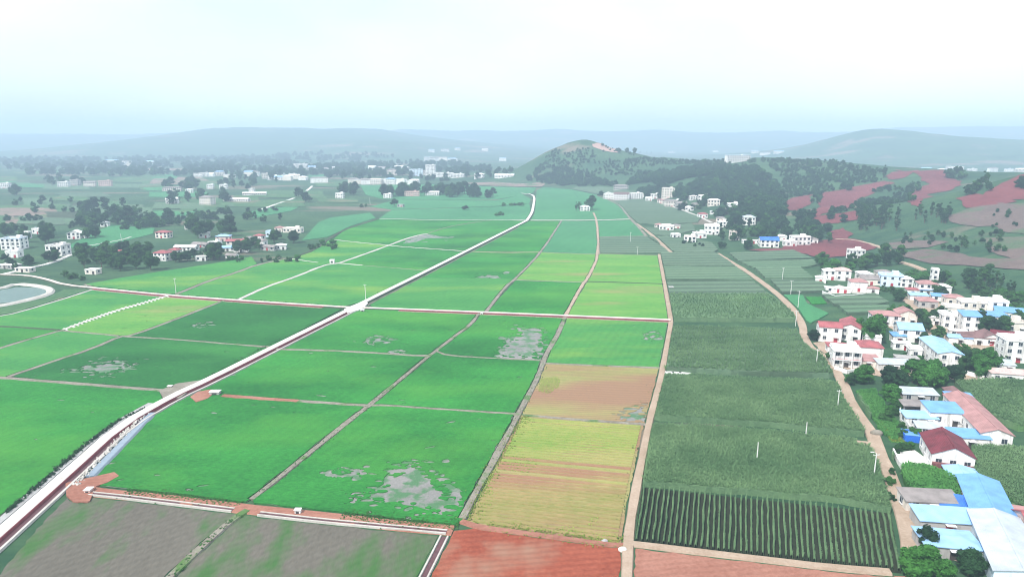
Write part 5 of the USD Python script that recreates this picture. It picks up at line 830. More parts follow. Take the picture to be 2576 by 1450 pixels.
# --- left village
for a in [
 ('apartment_house', 'large pale house with light blue top at the left edge', 'house', 28, 628, 17, 12, 10, 'flat', 'roof_pale_blue', 'wall_white'), (HS, 'big white flat roofed house with many windows left of the village paddy', 'house', 136, 643, 15, 11, 8.5, 'flat', 'slab_grey'),
 (HS, 'white gabled house at the upper corner of the village paddy', 'house', 186, 601, 12, 9, 6.0, 'gable_y', 'slab_white'), (HS, 'low white annex right of the white gabled house', 'house', 205, 600, 8, 6, 5.0, 'flat', 'slab_white'), (HS, 'cream house with pink flat roof at the right end of the village paddy', 'house', 406, 599, 13, 9, 5.8, 'hip', 'roof_red', 'wall_cream'),
 (HS, 'small white house in dark trees behind the left edge houses', 'house', 90, 588, 10, 7, 5, 'flat', 'slab_white'), (HS, 'white two-storey house behind the grove right of the pink flat roof', 'house', 478, 577, 11, 8, 6.5, 'flat', 'slab_white'),
 (HS, 'white house with red roof standing over the grove edge', 'house', 402, 656, 12, 9, 6.5, 'hip', 'roof_red'), (HS, 'cream house with red top beside the red roofed grove house', 'house', 434, 643, 8, 7, 5.0, 'hip', 'roof_red', 'wall_cream'), (HS, 'long white low house with pale vaults', 'house', 464, 631, 20, 7, 3.6, 'gable_x', 'slab_white'),
 (HS, 'pale blue topped house behind the long vaulted house', 'house', 560, 607, 13, 8, 5.0, 'hip', 'roof_pale_blue', 'wall_pink'), (HS, 'long house with dusky red roof in the middle of the left village', 'house', 592, 616, 17, 7, 3.8, 'gable_x', 'roof_red', 'wall_cream'), (HS, 'low shed-like house with pale blue roof below the dusky red one', 'house', 566, 632, 17, 6, 3.5, 'gable_x', 'roof_pale_blue'),
 (HS, 'small white house right of the dusky red roof', 'house', 626, 609, 11, 7, 4.0, 'hip', 'roof_grey'), ('storage_tank_house', 'small pale blue cylinder-like house at the right of the left village', 'house', 679, 596, 8, 7, 5.5, 'flat', 'roof_pale_blue', 'wall_blue'), (HS, 'long cream house on the pale track at the upper right of the left village', 'house', 734, 585, 20, 8, 4.5, 'flat', 'slab_white', 'wall_cream'),
 (HS, 'white house at the lower right of the left village', 'house', 652, 620, 9, 8, 5.5, 'hip', 'roof_grey'), (HS, 'low white house right of the pale track end', 'house', 706, 628, 9, 7, 4.0, 'hip', 'slab_white', 'wall_white'), (HS, 'grey house below the pale blue cylinder-like house', 'house', 672, 630, 14, 6, 3.6, 'gable_x', 'roof_grey', 'wall_grey'),
 (HS, 'small white house below the long vaulted house', 'house', 505, 656, 8, 6, 3.6, 'flat', 'slab_white'), ('farm_shed', 'flat white roofed shed at the left edge above the road bend', 'shed', 12, 676, 14, 8, 3.0, 'flat', 'slab_white', 'wall_grey'), (HS, 'low pale house above the road bend', 'house', 56, 685, 12, 6, 3.2, 'flat', 'slab_white', 'wall_cream'), ('farm_shed', 'grey gabled shed behind the long vaulted house', 'shed', 500, 622, 16, 7, 3.0, 'gable_x', 'roof_grey', 'wall_grey'),
 (HS, 'small white house at the top of the village paddy', 'house', 262, 570, 8, 7, 5, 'hip', 'slab_white'), (HS, 'white house half hidden in the large grove', 'house', 300, 650, 9, 7, 5.5, 'hip', 'roof_red'), (HS, 'pale house at the left end of the large grove', 'house', 228, 690, 9, 6, 3.6, 'flat', 'slab_white', 'wall_cream'), (HS, 'white house behind the large pale house at the left edge', 'house', 60, 600, 9, 7, 6, 'flat', 'slab_white'),
 (HS, 'white house beside the tall grove right of the two-storey house', 'house', 512, 598, 9, 7, 5, 'hip', 'slab_white'), (HS, 'red topped small house right of the long red roof', 'house', 648, 604, 9, 7, 4.5, 'hip', 'roof_red'), (HS, 'white house at the foot of the tall grove', 'house', 535, 622, 10, 7, 4.5, 'flat', 'slab_white'), (HS, 'low white house below the dusky red roof', 'house', 606, 634, 12, 6, 3.4, 'flat', 'slab_white'), (HS, 'cream house near the pale track of the left village', 'house', 700, 583, 9, 7, 4.5, 'hip', 'roof_pink', 'wall_cream'), (HS, 'small house at the lower edge of the left village beside the paddy', 'house', 580, 652, 9, 6, 3.4, 'gable_x', 'roof_grey'), (HS, 'white cube house at the left edge below the large pale one', 'house', 30, 648, 10, 8, 5, 'flat', 'slab_white'),
 # far left
 (HS, 'white house at the far left edge beside a long white wall', 'house', 8, 474, 22, 12, 10, 'flat', 'slab_white'), (HS, 'white house front left in the hazy far left hamlet', 'house', 158, 470, 20, 12, 10, 'flat', 'slab_white'), (HS, 'grey house behind trees in the hazy far left hamlet', 'house', 186, 467, 20, 10, 12, 'flat', 'slab_grey', 'wall_grey'), (HS, 'long low house right of the hazy far left hamlet', 'house', 224, 469, 22, 10, 9, 'gable_x', 'roof_grey', 'wall_cream'), (HS, 'pale pink long house at the right end of the hazy far left hamlet', 'house', 264, 469, 24, 10, 12, 'flat', 'slab_pink', 'wall_pink'),
 (HS, 'white gabled house at the front of the small left hill hamlet', 'house', 432, 513, 17, 10, 8, 'gable_x', 'slab_white'), (HS, 'small white house behind the gabled one of the left hill hamlet', 'house', 476, 486, 12, 8, 7, 'hip', 'slab_white'), (HS, 'stepped pale stone house in the middle of the left hill hamlet', 'house', 516, 516, 20, 12, 12, 'hip', 'roof_grey', 'wall_cream'), (HS, 'pale slender house above the left hill hamlet', 'house', 528, 476, 12, 9, 9, 'flat', 'slab_white'), (HS, 'square white house right of the slender one above the left hill hamlet', 'house', 561, 476, 14, 10, 9, 'flat', 'slab_white'),
 ('farm_shed', 'long white roofed shed right of the left hill hamlet', 'shed', 592, 507, 42, 9, 4, 'gable_x', 'slab_white'), ('farm_shed', 'long white shed below the lone white box house', 'shed', 640, 491, 40, 8, 4, 'gable_x', 'slab_white'), (HS, 'lone white box house over the long white shed', 'house', 632, 484, 9, 7, 7, 'flat', 'slab_white'), (HS, 'pale flat house up the slope of the left hill hamlet', 'house', 432, 480, 34, 10, 6, 'hip', 'roof_grey', 'wall_cream'),
 (HS, 'white house with round edges in the dark clump beside the pale climbing road', 'house', 853, 500, 13, 9, 9, 'flat', 'slab_white'), (HS, 'white house on the left under the dark hamlet trees', 'house', 974, 499, 13, 9, 7, 'flat', 'slab_white'), (HS, 'long brown walled house under the dark hamlet trees', 'house', 1036, 494, 26, 9, 8, 'flat', 'slab_pink', 'wall_pink'), (HS, 'white fronted house right of the brown walled one', 'house', 1087, 492, 24, 9, 6, 'gable_x', 'slab_white'), (HS, 'white roof showing behind the dark clump by the climbing road', 'house', 868, 478, 22, 10, 6, 'gable_x', 'slab_white'), (HS, 'small dark shed beside a bush in the far teal paddy', 'shed', 1006, 521, 9, 6, 4, 'flat', 'slab_grey', 'wall_grey'),
 ('town_block', 'tallest white block with stepped front in the far town', 'building', 1082, 443, 26, 16, 30, 'flat', 'slab_white'), ('town_block', 'long white block right of the tallest one', 'building', 1115, 446, 52, 14, 12, 'flat', 'slab_white'), ('town_block', 'low white block at the right end of the far town', 'building', 1150, 447, 34, 14, 10, 'flat', 'slab_white'), ('town_block', 'pale blue glazed block left of the tallest one', 'building', 1047, 443, 36, 14, 18, 'flat', 'slab_white', 'wall_blue'), ('town_block', 'white long block on the left hilltop of the far town', 'building', 757, 426, 46, 16, 18, 'flat', 'slab_white'),
 (HS, 'pair-like white round-roofed house alone left of the round hill', 'house', 1204, 449, 24, 12, 11, 'hip', 'slab_white'), ('farm_shed', 'long low white shed at the foot of the round hill', 'shed', 1268, 447, 48, 10, 7, 'gable_x', 'slab_white'),
 ('town_block', 'white four-storey block in the haze behind the bare red ridge', 'building', 2402, 432, 46, 14, 18, 'flat', 'slab_white'), ('town_block', 'small white block right of the four-storey block in the haze', 'building', 2448, 434, 24, 12, 11, 'flat', 'slab_white'),
 ]: house(a[0], a[1], a[2], a[3], a[4], a[5] * .88, a[6] * .9, a[7] * .86, *a[8:], yaw=[-8, 10, -16, 4][hash_(a[1]) % 4], near=False, over=.5, far=1850 if 'four-storey block' in a[1] else None)
# rows of far white houses that nothing tells apart
def row(pts_, lab, group, w=(14, 26), h=(6, 11), wm='wall_white', far=None):
    r = np.random.default_rng(hash_(lab))
    for i, (u, v) in enumerate(pts_): house('distant_house', lab, 'house', u, v, r.uniform(*w), 10, r.uniform(*h), ['flat', 'hip', 'gable_x'][r.integers(3)], ['slab_white', 'slab_white', 'roof_grey', 'roof_pale_blue'][r.integers(4)], [wm, 'wall_cream', wm][r.integers(3)], yaw=float(r.uniform(-20, 20)), near=False, group=group, win=r.random() < .6, door=False, sidewin=False, over=.5, far=far)
row([(905, 463), (925, 464), (945, 464), (963, 463), (982, 464), (1003, 464), (1024, 464), (1042, 462), (890, 461)], 'white house in the long hazy row behind the dark hamlet trees', 'white houses in the hazy row behind the hamlet')
row([(668, 449), (686, 452), (704, 453), (722, 454), (741, 451), (760, 453), (735, 446), (700, 445)], 'white house in the hazy strip left of the far town', 'white houses in the hazy strip left of the far town')
row([(785, 431), (800, 433), (822, 433), (840, 431), (803, 460), (1005, 428), (1020, 430), (935, 430), (960, 432), (985, 440), (1064, 441), (900, 426)], 'small white house scattered through the far town trees', 'small white houses in the far town trees', w=(18, 34), h=(8, 13))
row([(498, 444), (512, 444), (526, 444), (540, 442), (553, 442), (625, 443), (640, 443), (575, 447)], 'tiny white house on the far left ridge line', 'tiny white houses on the far left ridge', w=(16, 26))
row([(282, 412), (300, 415), (316, 413), (330, 418), (376, 413), (1080, 404), (1093, 405), (1110, 404), (1138, 405), (1150, 378), (1120, 381), (1085, 383), (1220, 380), (1265, 405)], 'white speck of a house deep in the haze', 'white houses deep in the haze', w=(26, 48), h=(9, 14))
row([(2155, 418), (2182, 418), (2222, 414), (2290, 424), (2332, 422), (2370, 425), (2500, 437), (2540, 440), (2568, 434), (2230, 424)], 'white house in the valley haze behind the red ridge', 'white houses in the valley haze behind the red ridge', w=(18, 34), h=(6, 10), far=1900)
row([(1858, 408), (1900, 385), (1925, 390), (1960, 386), (1800, 383), (1690, 385)], 'white speck of a house beyond the wooded ridge', 'white houses beyond the wooded ridge', w=(30, 50), h=(9, 12))

# ================================================================ trees
def crown(seed, R, Hc, n, leaf, lobes, narrow=1.0):
    """leaf clumps on an uneven set of lobes: centre at z=0..Hc"""
    r = np.random.default_rng(seed); c = []
    for k in range(lobes):
        a = r.uniform(0, 6.28); t = r.uniform(0, 1); prof = math.sin(math.pi * min(max(t * .9 + .12, 0), 1)) ** .7
        rad = R * narrow * prof * r.uniform(.35, .78); c.append((math.cos(a) * rad, math.sin(a) * rad, Hc * t * .84 + Hc * .08, R * narrow * r.uniform(.26, .46)))
    c = np.array(c); w = c[:, 3] ** 2; k = r.choice(lobes, n, p=w / w.sum()); d = r.normal(size=(n, 3)); d /= np.linalg.norm(d, axis=1, keepdims=True); d[:, 2] = np.where(r.random(n) < .65, np.abs(d[:, 2]), d[:, 2])
    p = c[k, :3] + d * (c[k, 3] * r.uniform(.72, 1.08, n))[:, None] * (1, 1, .85)
    nn = d + r.normal(size=(n, 3)) * .55; nn /= np.linalg.norm(nn, axis=1, keepdims=True)
    a = np.cross(nn, r.normal(size=(n, 3))); a /= np.linalg.norm(a, axis=1, keepdims=True); b = np.cross(nn, a); s = leaf * r.uniform(.6, 1.35, n)[:, None]
    v = np.stack([p - a * s, p - b * s * .62 - nn * s * .15, p + a * s, p + b * s * .62 - nn * s * .15], 1).reshape(-1, 3); q = np.arange(n) * 4
    # a dark inner body so that the crown is not seen through everywhere
    V, F, m = [v], [np.vstack([np.c_[q, q + 1, q + 2], np.c_[q, q + 2, q + 3]])], len(v)
    for x in c:
        s_ = trimesh.creation.icosphere(1, x[3] * .74); V.append(s_.vertices * (1, 1, .85) * r.uniform(.85, 1.1, (len(s_.vertices), 1)) + x[:3]); F.append(s_.faces + m); m += len(s_.vertices)
    return np.vstack(V), np.vstack(F)
PROTO = {}
def proto(kind, i, H_, R, base, n, leaf, lobes, mat, narrow=1.0, stems=1):
    path_ = f'/World/{kind}_class_{i}'; c = stage.CreateClassPrim(path_)
    UsdGeom.Xform.Define(stage, path_ + '/holder') if False else None
    r = np.random.default_rng(i + 50); t = MB()
    for k in range(stems):
        o = np.array([r.normal(0, .25), r.normal(0, .25), 0]) * (stems > 1); top = np.array([r.normal(0, .2), r.normal(0, .2), base + (H_ - base) * .55])
        t.tube(np.array([o - (0, 0, 1.0), o + (0, 0, .2), o + (r.normal(0, .1), r.normal(0, .1), base * .7), o + top]), np.array([.30, .22, .17, .05]) * H_ / 9, 6)
    for k in range(3):
        a = r.uniform(0, 6.28); t.tube(np.array([(0, 0, base * .75), (math.cos(a) * R * .3, math.sin(a) * R * .3, base + .2 * (H_ - base)), (math.cos(a) * R * .55, math.sin(a) * R * .55, base + .45 * (H_ - base))]), np.array([.10, .08, .03]) * H_ / 9, 5)
    usdkit.mesh(stage, path_ + '/trunk', t.out(), look('bark'))
    v, f = crown(i * 13 + 5, R, H_ - base, n, leaf, lobes, narrow); usdkit.mesh(stage, path_ + '/crown', (v + (0, 0, base), f), look(mat))
    PROTO.setdefault(kind, []).append((path_, H_))
for i in range(4): proto('broadleaf_tree', i, 8.0, 3.8 + .4 * (i % 2), 2.0, 1500, .34, 15 + i, ['leaf', 'leaf_dark', 'leaf', 'leaf_dark'][i])
for i in range(3): proto('bright_tree', i, 7.0, 3.9, 1.3, 1500, .40, 14 + i, 'leaf_bright')
for i in range(3): proto('slender_tree', i, 11.0, 2.6, 2.0, 1000, .40, 13 + i, ['leaf_dark', 'leaf', 'leaf_dark'][i], .8)
for i in range(3): proto('bush', i, 2.6, 2.2, .3, 620, .24, 9, ['leaf', 'leaf_bright', 'leaf'][i], 1.0, 3)
for i in range(4): proto('far_tree', i, 9.0, 4.6, 1.6, 420, .75, 11 + i, ['leaf_dark', 'leaf_dark', 'leaf', 'leaf_dark'][i])
tr = np.random.default_rng(77)
def tree(kind, p, h, label, group=None, cat='tree'):
    path_, H0 = PROTO[kind][tr.integers(len(PROTO[kind]))]; s = h / H0; name = {'far_tree': 'tree', 'bright_tree': 'leafy_tree'}.get(kind, kind)
    x = UsdGeom.Xform.Define(stage, numbered('/World', name)); x.AddTranslateOp().Set(Gf.Vec3d(float(p[0]), float(p[1]), float(p[2]) - .1)); x.AddRotateZOp().Set(float(tr.uniform(0, 360))); w = s * tr.uniform(.85, 1.2); x.AddScaleOp().Set(Gf.Vec3f(float(w), float(w * tr.uniform(.9, 1.1)), float(s)))
    x.GetPrim().GetReferences().AddInternalReference(path_); x.GetPrim().SetInstanceable(True)
    return tag(x.GetPrim(), label, 'bush' if kind == 'bush' else cat, group)
def grove(kind, u, v, n, su, sv, h, label, group=None):
    for i in range(n):
        p = px(u + tr.uniform(-su, su), v + tr.uniform(-sv, sv)) if n > 1 else px(u, v)
        tree(kind, p, h * tr.uniform(.75, 1.2), label, group or (('trees: ' + label) if n > 1 else None))
G = [
 # near village, right
 ('bright_tree', 2110, 684, 6, 45, 9, 8, 'bright green leafy tree in the grove above the upper cluster of white houses'), ('broadleaf_tree', 2165, 674, 7, 40, 8, 8, 'green tree in the right half of the grove above the upper cluster'), ('broadleaf_tree', 2068, 668, 1, 0, 0, 10, 'tall rounded tree at the left end of the grove above the upper cluster'),
 ('broadleaf_tree', 2232, 660, 7, 32, 9, 9, 'dark tree right of the lone banded white house'), ('broadleaf_tree', 2420, 722, 16, 75, 26, 7, 'grey-green tree on the wooded slope above the cream long house'), ('slender_tree', 2372, 716, 4, 25, 8, 9, 'slender tree beside the narrow white tower'),
 ('broadleaf_tree', 2244, 738, 1, 0, 0, 5, 'round dark tree in front of the pale blue two-storey house'), ('broadleaf_tree', 2266, 765, 4, 16, 16, 5.5, 'dark leafy tree left of the blue awning shed'), ('bright_tree', 2268, 792, 5, 34, 7, 5, 'low green tree behind the long white house with the pink end'),
 ('broadleaf_tree', 2350, 822, 9, 40, 24, 7, 'dark tree between the pink gable and the blue capped tower'), ('bright_tree', 2180, 856, 4, 24, 16, 8.5, 'broad bright green tree between the red roofs and the light blue gable'), ('bright_tree', 2214, 842, 3, 12, 12, 7, 'pointed green tree left of the light blue gable'),
 ('broadleaf_tree', 2342, 866, 4, 20, 12, 6, 'dark tree right of the light blue gable'), ('broadleaf_tree', 2520, 836, 10, 48, 18, 7, 'dark tree around the end of the long blue roof'), ('broadleaf_tree', 2438, 928, 6, 20, 12, 6, 'dark green tree right of the village hall'), ('bright_tree', 2482, 940, 5, 22, 18, 8, 'tall deep green tree between the earth yard and the three-storey house'),
 ('broadleaf_tree', 2040, 858, 2, 8, 8, 4.5, 'dark round tree at the lane corner left of the red roofs'), ('broadleaf_tree', 2094, 915, 2, 8, 6, 4.5, 'dark tree beside the lane below the red roofs'), ('bright_tree', 2172, 962, 3, 12, 5, 6, 'rounded green tree below the pinkish grey shed'), ('bush', 2140, 960, 5, 16, 7, 2.6, 'dark bush beside the lane below the pinkish grey shed'),
 ('broadleaf_tree', 2250, 972, 6, 34, 12, 6.5, 'dark blue-green tree below the bright white shed roof'), ('bright_tree', 2330, 972, 8, 44, 14, 7.5, 'big bright green tree in front of the village hall'), ('broadleaf_tree', 2395, 960, 3, 14, 8, 7, 'green tree at the left of the brown earth yard'),
 ('bush', 2240, 1030, 12, 26, 32, 2.6, 'leafy bush in the thicket left of the lower farmyard'), ('bright_tree', 2236, 1010, 4, 18, 18, 4.5, 'small leafy tree in the thicket left of the lower farmyard'), ('bush', 2292, 1088, 7, 30, 14, 2.2, 'bush along the yard edge above the blue tank'), ('bush', 2275, 1132, 5, 18, 6, 1.8, 'low bush at the corner of the pale concrete yard'),
 ('bush', 2238, 1225, 5, 8, 36, 1.6, 'small bush on the verge of the lane beside the row crop'), ('broadleaf_tree', 2326, 1384, 1, 0, 0, 5.0, 'dark round tree left of the round canopy'), ('bright_tree', 2310, 1440, 4, 34, 10, 5.0, 'big leaved bright tree at the bottom edge right of the row crop'), ('bright_tree', 2385, 1452, 3, 24, 8, 4.5, 'big leaved tree in front of the round canopy'), ('broadleaf_tree', 2448, 1440, 4, 20, 10, 4.5, 'dark leafy tree left of the white gable roof'),
 ('bush', 2520, 1275, 3, 16, 6, 2.6, 'yellow-green bush beside the sky blue barn'), ('bush', 2560, 1300, 5, 14, 20, 2.4, 'bush right of the sky blue barn'), ('bush', 2570, 1420, 4, 12, 16, 2.2, 'bush at the right edge beside the white barn'), ('bush', 2475, 1140, 6, 30, 5, 1.8, 'bush in front of the red barn'), ('broadleaf_tree', 2410, 900, 4, 24, 8, 5.5, 'dark tree behind the village hall roof'),
 ('bush', 2285, 905, 8, 46, 12, 2.0, 'bush between the hall and the hipped red roof'), ('bush', 2500, 900, 8, 60, 12, 2.4, 'bush below the long maroon roof'), ('broadleaf_tree', 2450, 810, 4, 40, 6, 5, 'tree in front of the long cream house'), ('bush', 2345, 790, 8, 50, 12, 2.5, 'bush around the low dusty pink roof'), ('bush', 2205, 730, 6, 40, 6, 2.2, 'bush in front of the grey tiled house'),
 # middle right
 ('broadleaf_tree', 2050, 600, 8, 38, 12, 10, 'green tree behind the flat roofed house by the red clearing'), ('far_tree', 1985, 590, 22, 75, 18, 11, 'tree in the dark wood behind the vivid blue roof'), ('broadleaf_tree', 1815, 626, 2, 8, 3, 6, 'round tree at the head of the lane'), ('broadleaf_tree', 1872, 624, 4, 16, 5, 7, 'green tree left of the vivid blue roof'), ('far_tree', 1840, 590, 14, 40, 16, 9, 'tree in the dark clump right of the two-storey lane house'),
 ('far_tree', 1845, 552, 20, 50, 22, 11, 'tree in the dark blue wood above the grey field'), ('far_tree', 1740, 522, 10, 36, 12, 9, 'dark tree around the houses of the white lane'), ('far_tree', 1660, 498, 10, 40, 10, 11, 'dark tree behind the row of white houses'), ('far_tree', 1800, 508, 16, 60, 16, 11, 'dark tree around the wooded slope houses'), ('far_tree', 1512, 497, 1, 0, 0, 12, 'dark tree at the left end of the white house row'), ('broadleaf_tree', 1740, 618, 5, 40, 6, 4, 'small tree beside the striped white house'),
 ('far_tree', 1489, 528, 1, 0, 0, 15, 'tall dark tree right of the small white farmhouse in the far paddy'), ('slender_tree', 1453, 529, 2, 5, 2, 11, 'dark tree left of the small white farmhouse in the far paddy'),
 # right hillside
 ('slender_tree', 2210, 560, 26, 58, 22, 12, 'slender tree in the wood below the long red hillside field'), ('slender_tree', 2345, 548, 16, 48, 16, 12, 'slender tree in the dark copse right of the bare red slope'), ('far_tree', 2290, 490, 9, 22, 24, 9, 'dark tree in the gully between the two red slopes'), ('far_tree', 2128, 478, 3, 10, 3, 11, 'dark round tree at the upper edge of the long red hillside field'), ('far_tree', 2020, 548, 8, 30, 14, 9, 'tree below the small red hillside field'), ('slender_tree', 2478, 468, 3, 6, 3, 16, 'tall dark tree standing alone on the right skyline'),
 ('far_tree', 2410, 445, 8, 26, 12, 11, 'dark tree on the skyline right of the bare red slope'), ('far_tree', 2465, 485, 7, 30, 8, 9, 'dark bush-like tree left of the brown mound'), ('broadleaf_tree', 2455, 615, 24, 72, 22, 4.5, 'shrubby tree in the hedge slanting across the right hillside'), ('broadleaf_tree', 2540, 560, 12, 50, 30, 3.5, 'grey-green shrub on the pale eroded slope'), ('broadleaf_tree', 2320, 612, 16, 70, 20, 4.0, 'shrubby tree on the slope above the brown terrace'), ('slender_tree', 2520, 720, 8, 45, 20, 7, 'dark slender tree on the slope at the right edge'), ('slender_tree', 2225, 447, 2, 3, 1, 16, 'pair of dark cypresses above the long red field'),
 ('far_tree', 2100, 545, 6, 20, 14, 8, 'tree at the left foot of the wood below the red field'), ('far_tree', 2560, 470, 4, 14, 8, 8, 'dark tree on the brown mound'),
 # left village
 ('broadleaf_tree', 92, 598, 8, 40, 14, 11, 'dark tree behind the flat roofed white house of the left village'), ('broadleaf_tree', 230, 598, 3, 12, 4, 9, 'dark tree right of the white gabled house'), ('broadleaf_tree', 199, 644, 1, 0, 0, 10, 'round dark tree between the flat roofed house and the grove'), ('broadleaf_tree', 120, 655, 4, 20, 8, 8, 'dark tree in front of the flat roofed white house'), ('broadleaf_tree', 290, 662, 24, 90, 20, 10, 'green tree in the large grove of the left village'), ('broadleaf_tree', 320, 636, 8, 60, 10, 10, 'tree along the upper edge of the large left grove'),
 ('broadleaf_tree', 530, 586, 12, 50, 15, 13, 'tall green tree in the grove right of the two-storey house'), ('broadleaf_tree', 545, 650, 7, 28, 7, 10, 'dark tree at the lower edge of the left village'), ('broadleaf_tree', 628, 630, 7, 30, 12, 8, 'dark tree in the middle of the left village'), ('broadleaf_tree', 715, 600, 6, 32, 12, 9, 'dark tree beside the pale track of the left village'), ('broadleaf_tree', 480, 655, 8, 50, 8, 7, 'tree between the grove and the small white house'), ('broadleaf_tree', 50, 668, 7, 40, 10, 6, 'shrubby tree above the road bend'), ('bush', 180, 700, 6, 40, 6, 3, 'shrub beside the road bend'), ('broadleaf_tree', 20, 596, 5, 22, 10, 10, 'dark tree behind the large pale house at the left edge'),
 ('bush', 700, 655, 8, 50, 5, 3, 'bush on the bank below the left village'), ('bush', 600, 655, 6, 30, 4, 3, 'bush along the paddy edge of the left village'), ('bush', 800, 622, 9, 40, 10, 3.5, 'bush on the dark bank between the left village and the paddies'),
 # far left
 ('far_tree', 270, 545, 22, 80, 26, 13, 'tree in the blue-grey wood left of the centre'), ('far_tree', 230, 565, 8, 40, 8, 12, 'dark tree above the village paddy'), ('far_tree', 34, 490, 2, 8, 2, 14, 'square dark tree in front of the long white wall'), ('far_tree', 170, 462, 9, 50, 8, 15, 'dark tree of the hazy far left hamlet'), ('far_tree', 455, 470, 12, 50, 10, 14, 'tree behind the left hill hamlet'), ('far_tree', 470, 505, 8, 46, 9, 12, 'dark tree among the left hill hamlet houses'), ('far_tree', 430, 552, 3, 12, 4, 12, 'dark tree on the bank above the pink flat roof'), ('far_tree', 545, 500, 6, 30, 10, 13, 'tree at the right of the left hill hamlet'), ('far_tree', 600, 470, 10, 46, 10, 14, 'tree above the long white shed'),
 ('far_tree', 752, 494, 3, 10, 3, 13, 'dark tree at the bend of the pale climbing road'), ('far_tree', 774, 508, 2, 8, 2, 12, 'wide dark tree below the pale climbing road'), ('far_tree', 872, 490, 9, 22, 9, 14, 'dark tree in the clump around the round-edged white house'), ('far_tree', 985, 494, 11, 28, 3, 15, 'dark tree at the left of the hamlet in the far paddies'), ('far_tree', 1065, 487, 20, 56, 5, 16, 'dark tree in the middle of the hamlet in the far paddies'), ('far_tree', 1160, 492, 18, 40, 5, 17, 'dark tree at the right of the hamlet in the far paddies'), ('far_tree', 1220, 496, 8, 20, 3, 11, 'low dark tree at the right end of the hamlet in the far paddies'),
 ('broadleaf_tree', 992, 520, 1, 0, 0, 10, 'round dark tree beside the small dark shed'), ('bush', 916, 521, 3, 8, 1, 4, 'dark bush in the pale field left of the small dark shed'), ('broadleaf_tree', 1162, 529, 3, 14, 2, 6, 'dark bushy tree alone in the far teal paddy'), ('bush', 1280, 517, 7, 34, 1, 4, 'bush in the low hedge left of the upper road'), ('bush', 1258, 542, 4, 20, 1, 4, 'dark bush just above the far pale bund'),
 ('far_tree', 640, 452, 12, 60, 8, 15, 'tree in the hazy strip left of the far town'), ('far_tree', 740, 440, 14, 70, 8, 16, 'tree around the hilltop block of the far town'), ('far_tree', 930, 446, 24, 110, 12, 15, 'tree in the blue belt of the far town'), ('far_tree', 1090, 455, 10, 60, 6, 12, 'tree in front of the tallest far town block'), ('far_tree', 1230, 440, 14, 60, 10, 13, 'tree on the low hill left of the round hill'), ('far_tree', 1600, 386, 10, 45, 3, 11, 'tree on the skyline right of the bare hilltop'), ('far_tree', 120, 520, 12, 110, 16, 9, 'scattered tree in the far left fields'), ('far_tree', 650, 550, 8, 90, 14, 8, 'scattered tree on the dull slopes above the left village'),
]
for g in G: grove(*g)
# woods and scrub that read as one mass
def wood(name, label, poly_px, n, h, kind='far_tree', seed=0):
    r = np.random.default_rng(seed + 300); P = Polygon([px(u, v)[:2] for u, v in poly_px]).buffer(0); x0, y0, x1, y1 = P.bounds
    p = np.c_[r.uniform(x0, x1, n * 14), r.uniform(y0, y1, n * 14)]; p = p[shapely.contains_xy(P, p[:, 0], p[:, 1])]
    hs = np.array(HOUSES); dirs = hs / np.linalg.norm(hs, axis=1, keepdims=True)                # leave the houses' plots and forecourts free
    for k in (0, 14, 28, 42): p = p[np.min(np.linalg.norm(p[:, None] - (hs - dirs * k)[None], axis=2), axis=1) > 15]
    p = p[~shapely.contains_xy(REDS, p[:, 0], p[:, 1])]
    p = p[meshkit.fbm(np.c_[p / 70.0, np.full(len(p), seed)], 3, seed) > (.40 if name == 'hill_wood' else .46)][:n]; n = len(p)
    path_ = numbered('/World', name); pi = UsdGeom.PointInstancer.Define(stage, path_); tag(pi.GetPrim(), label, None, None, 'stuff'); UsdGeom.Scope.Define(stage, path_ + '/prototypes')
    ks = PROTO[kind]
    for k, (src, H0) in enumerate(ks):
        x = UsdGeom.Xform.Define(stage, f'{path_}/prototypes/tree_{k}'); x.GetPrim().GetReferences().AddInternalReference(src); pi.GetPrototypesRel().AddTarget(f'{path_}/prototypes/tree_{k}')
    pi.CreateProtoIndicesAttr(Vt.IntArray.FromNumpy(r.integers(0, len(ks), n).astype(np.int32))); pi.CreatePositionsAttr(Vt.Vec3fArray.FromNumpy(np.c_[p, H(p[:, 0], p[:, 1]) - .3].astype(np.float32)))
    s = (r.uniform(.6, 1.3, n) * h / ks[0][1])[:, None] * np.ones(3) * (1.15, 1.15, 1); pi.CreateScalesAttr(Vt.Vec3fArray.FromNumpy(s.astype(np.float32)))
    an = r.uniform(0, math.pi, n); pi.CreateOrientationsAttr(Vt.QuathArray([Gf.Quath(float(math.cos(a)), 0.0, 0.0, float(math.sin(a))) for a in an]))
wood('hill_wood', 'dark wood covering the slope behind the white lane houses', [(1560, 480), (1600, 445), (1700, 430), (1800, 432), (1900, 430), (1950, 460), (1980, 520), (1960, 580), (1900, 600), (1850, 575), (1760, 530), (1680, 505), (1620, 492)], 1700, 9, seed=1)
wood('hill_wood', 'dark wood on the lower face of the round hill', [(1320, 455), (1345, 432), (1400, 420), (1450, 430), (1500, 450), (1560, 470), (1450, 470), (1380, 466)], 260, 8, seed=2)
wood('hill_scrub', 'scrub scattered over the round hill and its ridge', [(1330, 450), (1380, 385), (1450, 358), (1560, 378), (1700, 405), (1900, 402), (1900, 440), (1600, 440), (1450, 440)], 800, 4.5, seed=3)
wood('hill_scrub', 'scrub over the right hillside', [(1960, 440), (2200, 440), (2300, 500), (2200, 590), (2250, 650), (2400, 690), (2560, 720), (2600, 600), (2450, 560), (2300, 580), (2150, 560), (2000, 560)], 800, 4.0, seed=4)
wood('hill_wood', 'dark trees along the ridge behind the red fields', [(1900, 402), (2060, 406), (2160, 420), (2230, 434), (2180, 448), (2080, 450), (1960, 440)], 240, 6, seed=5)
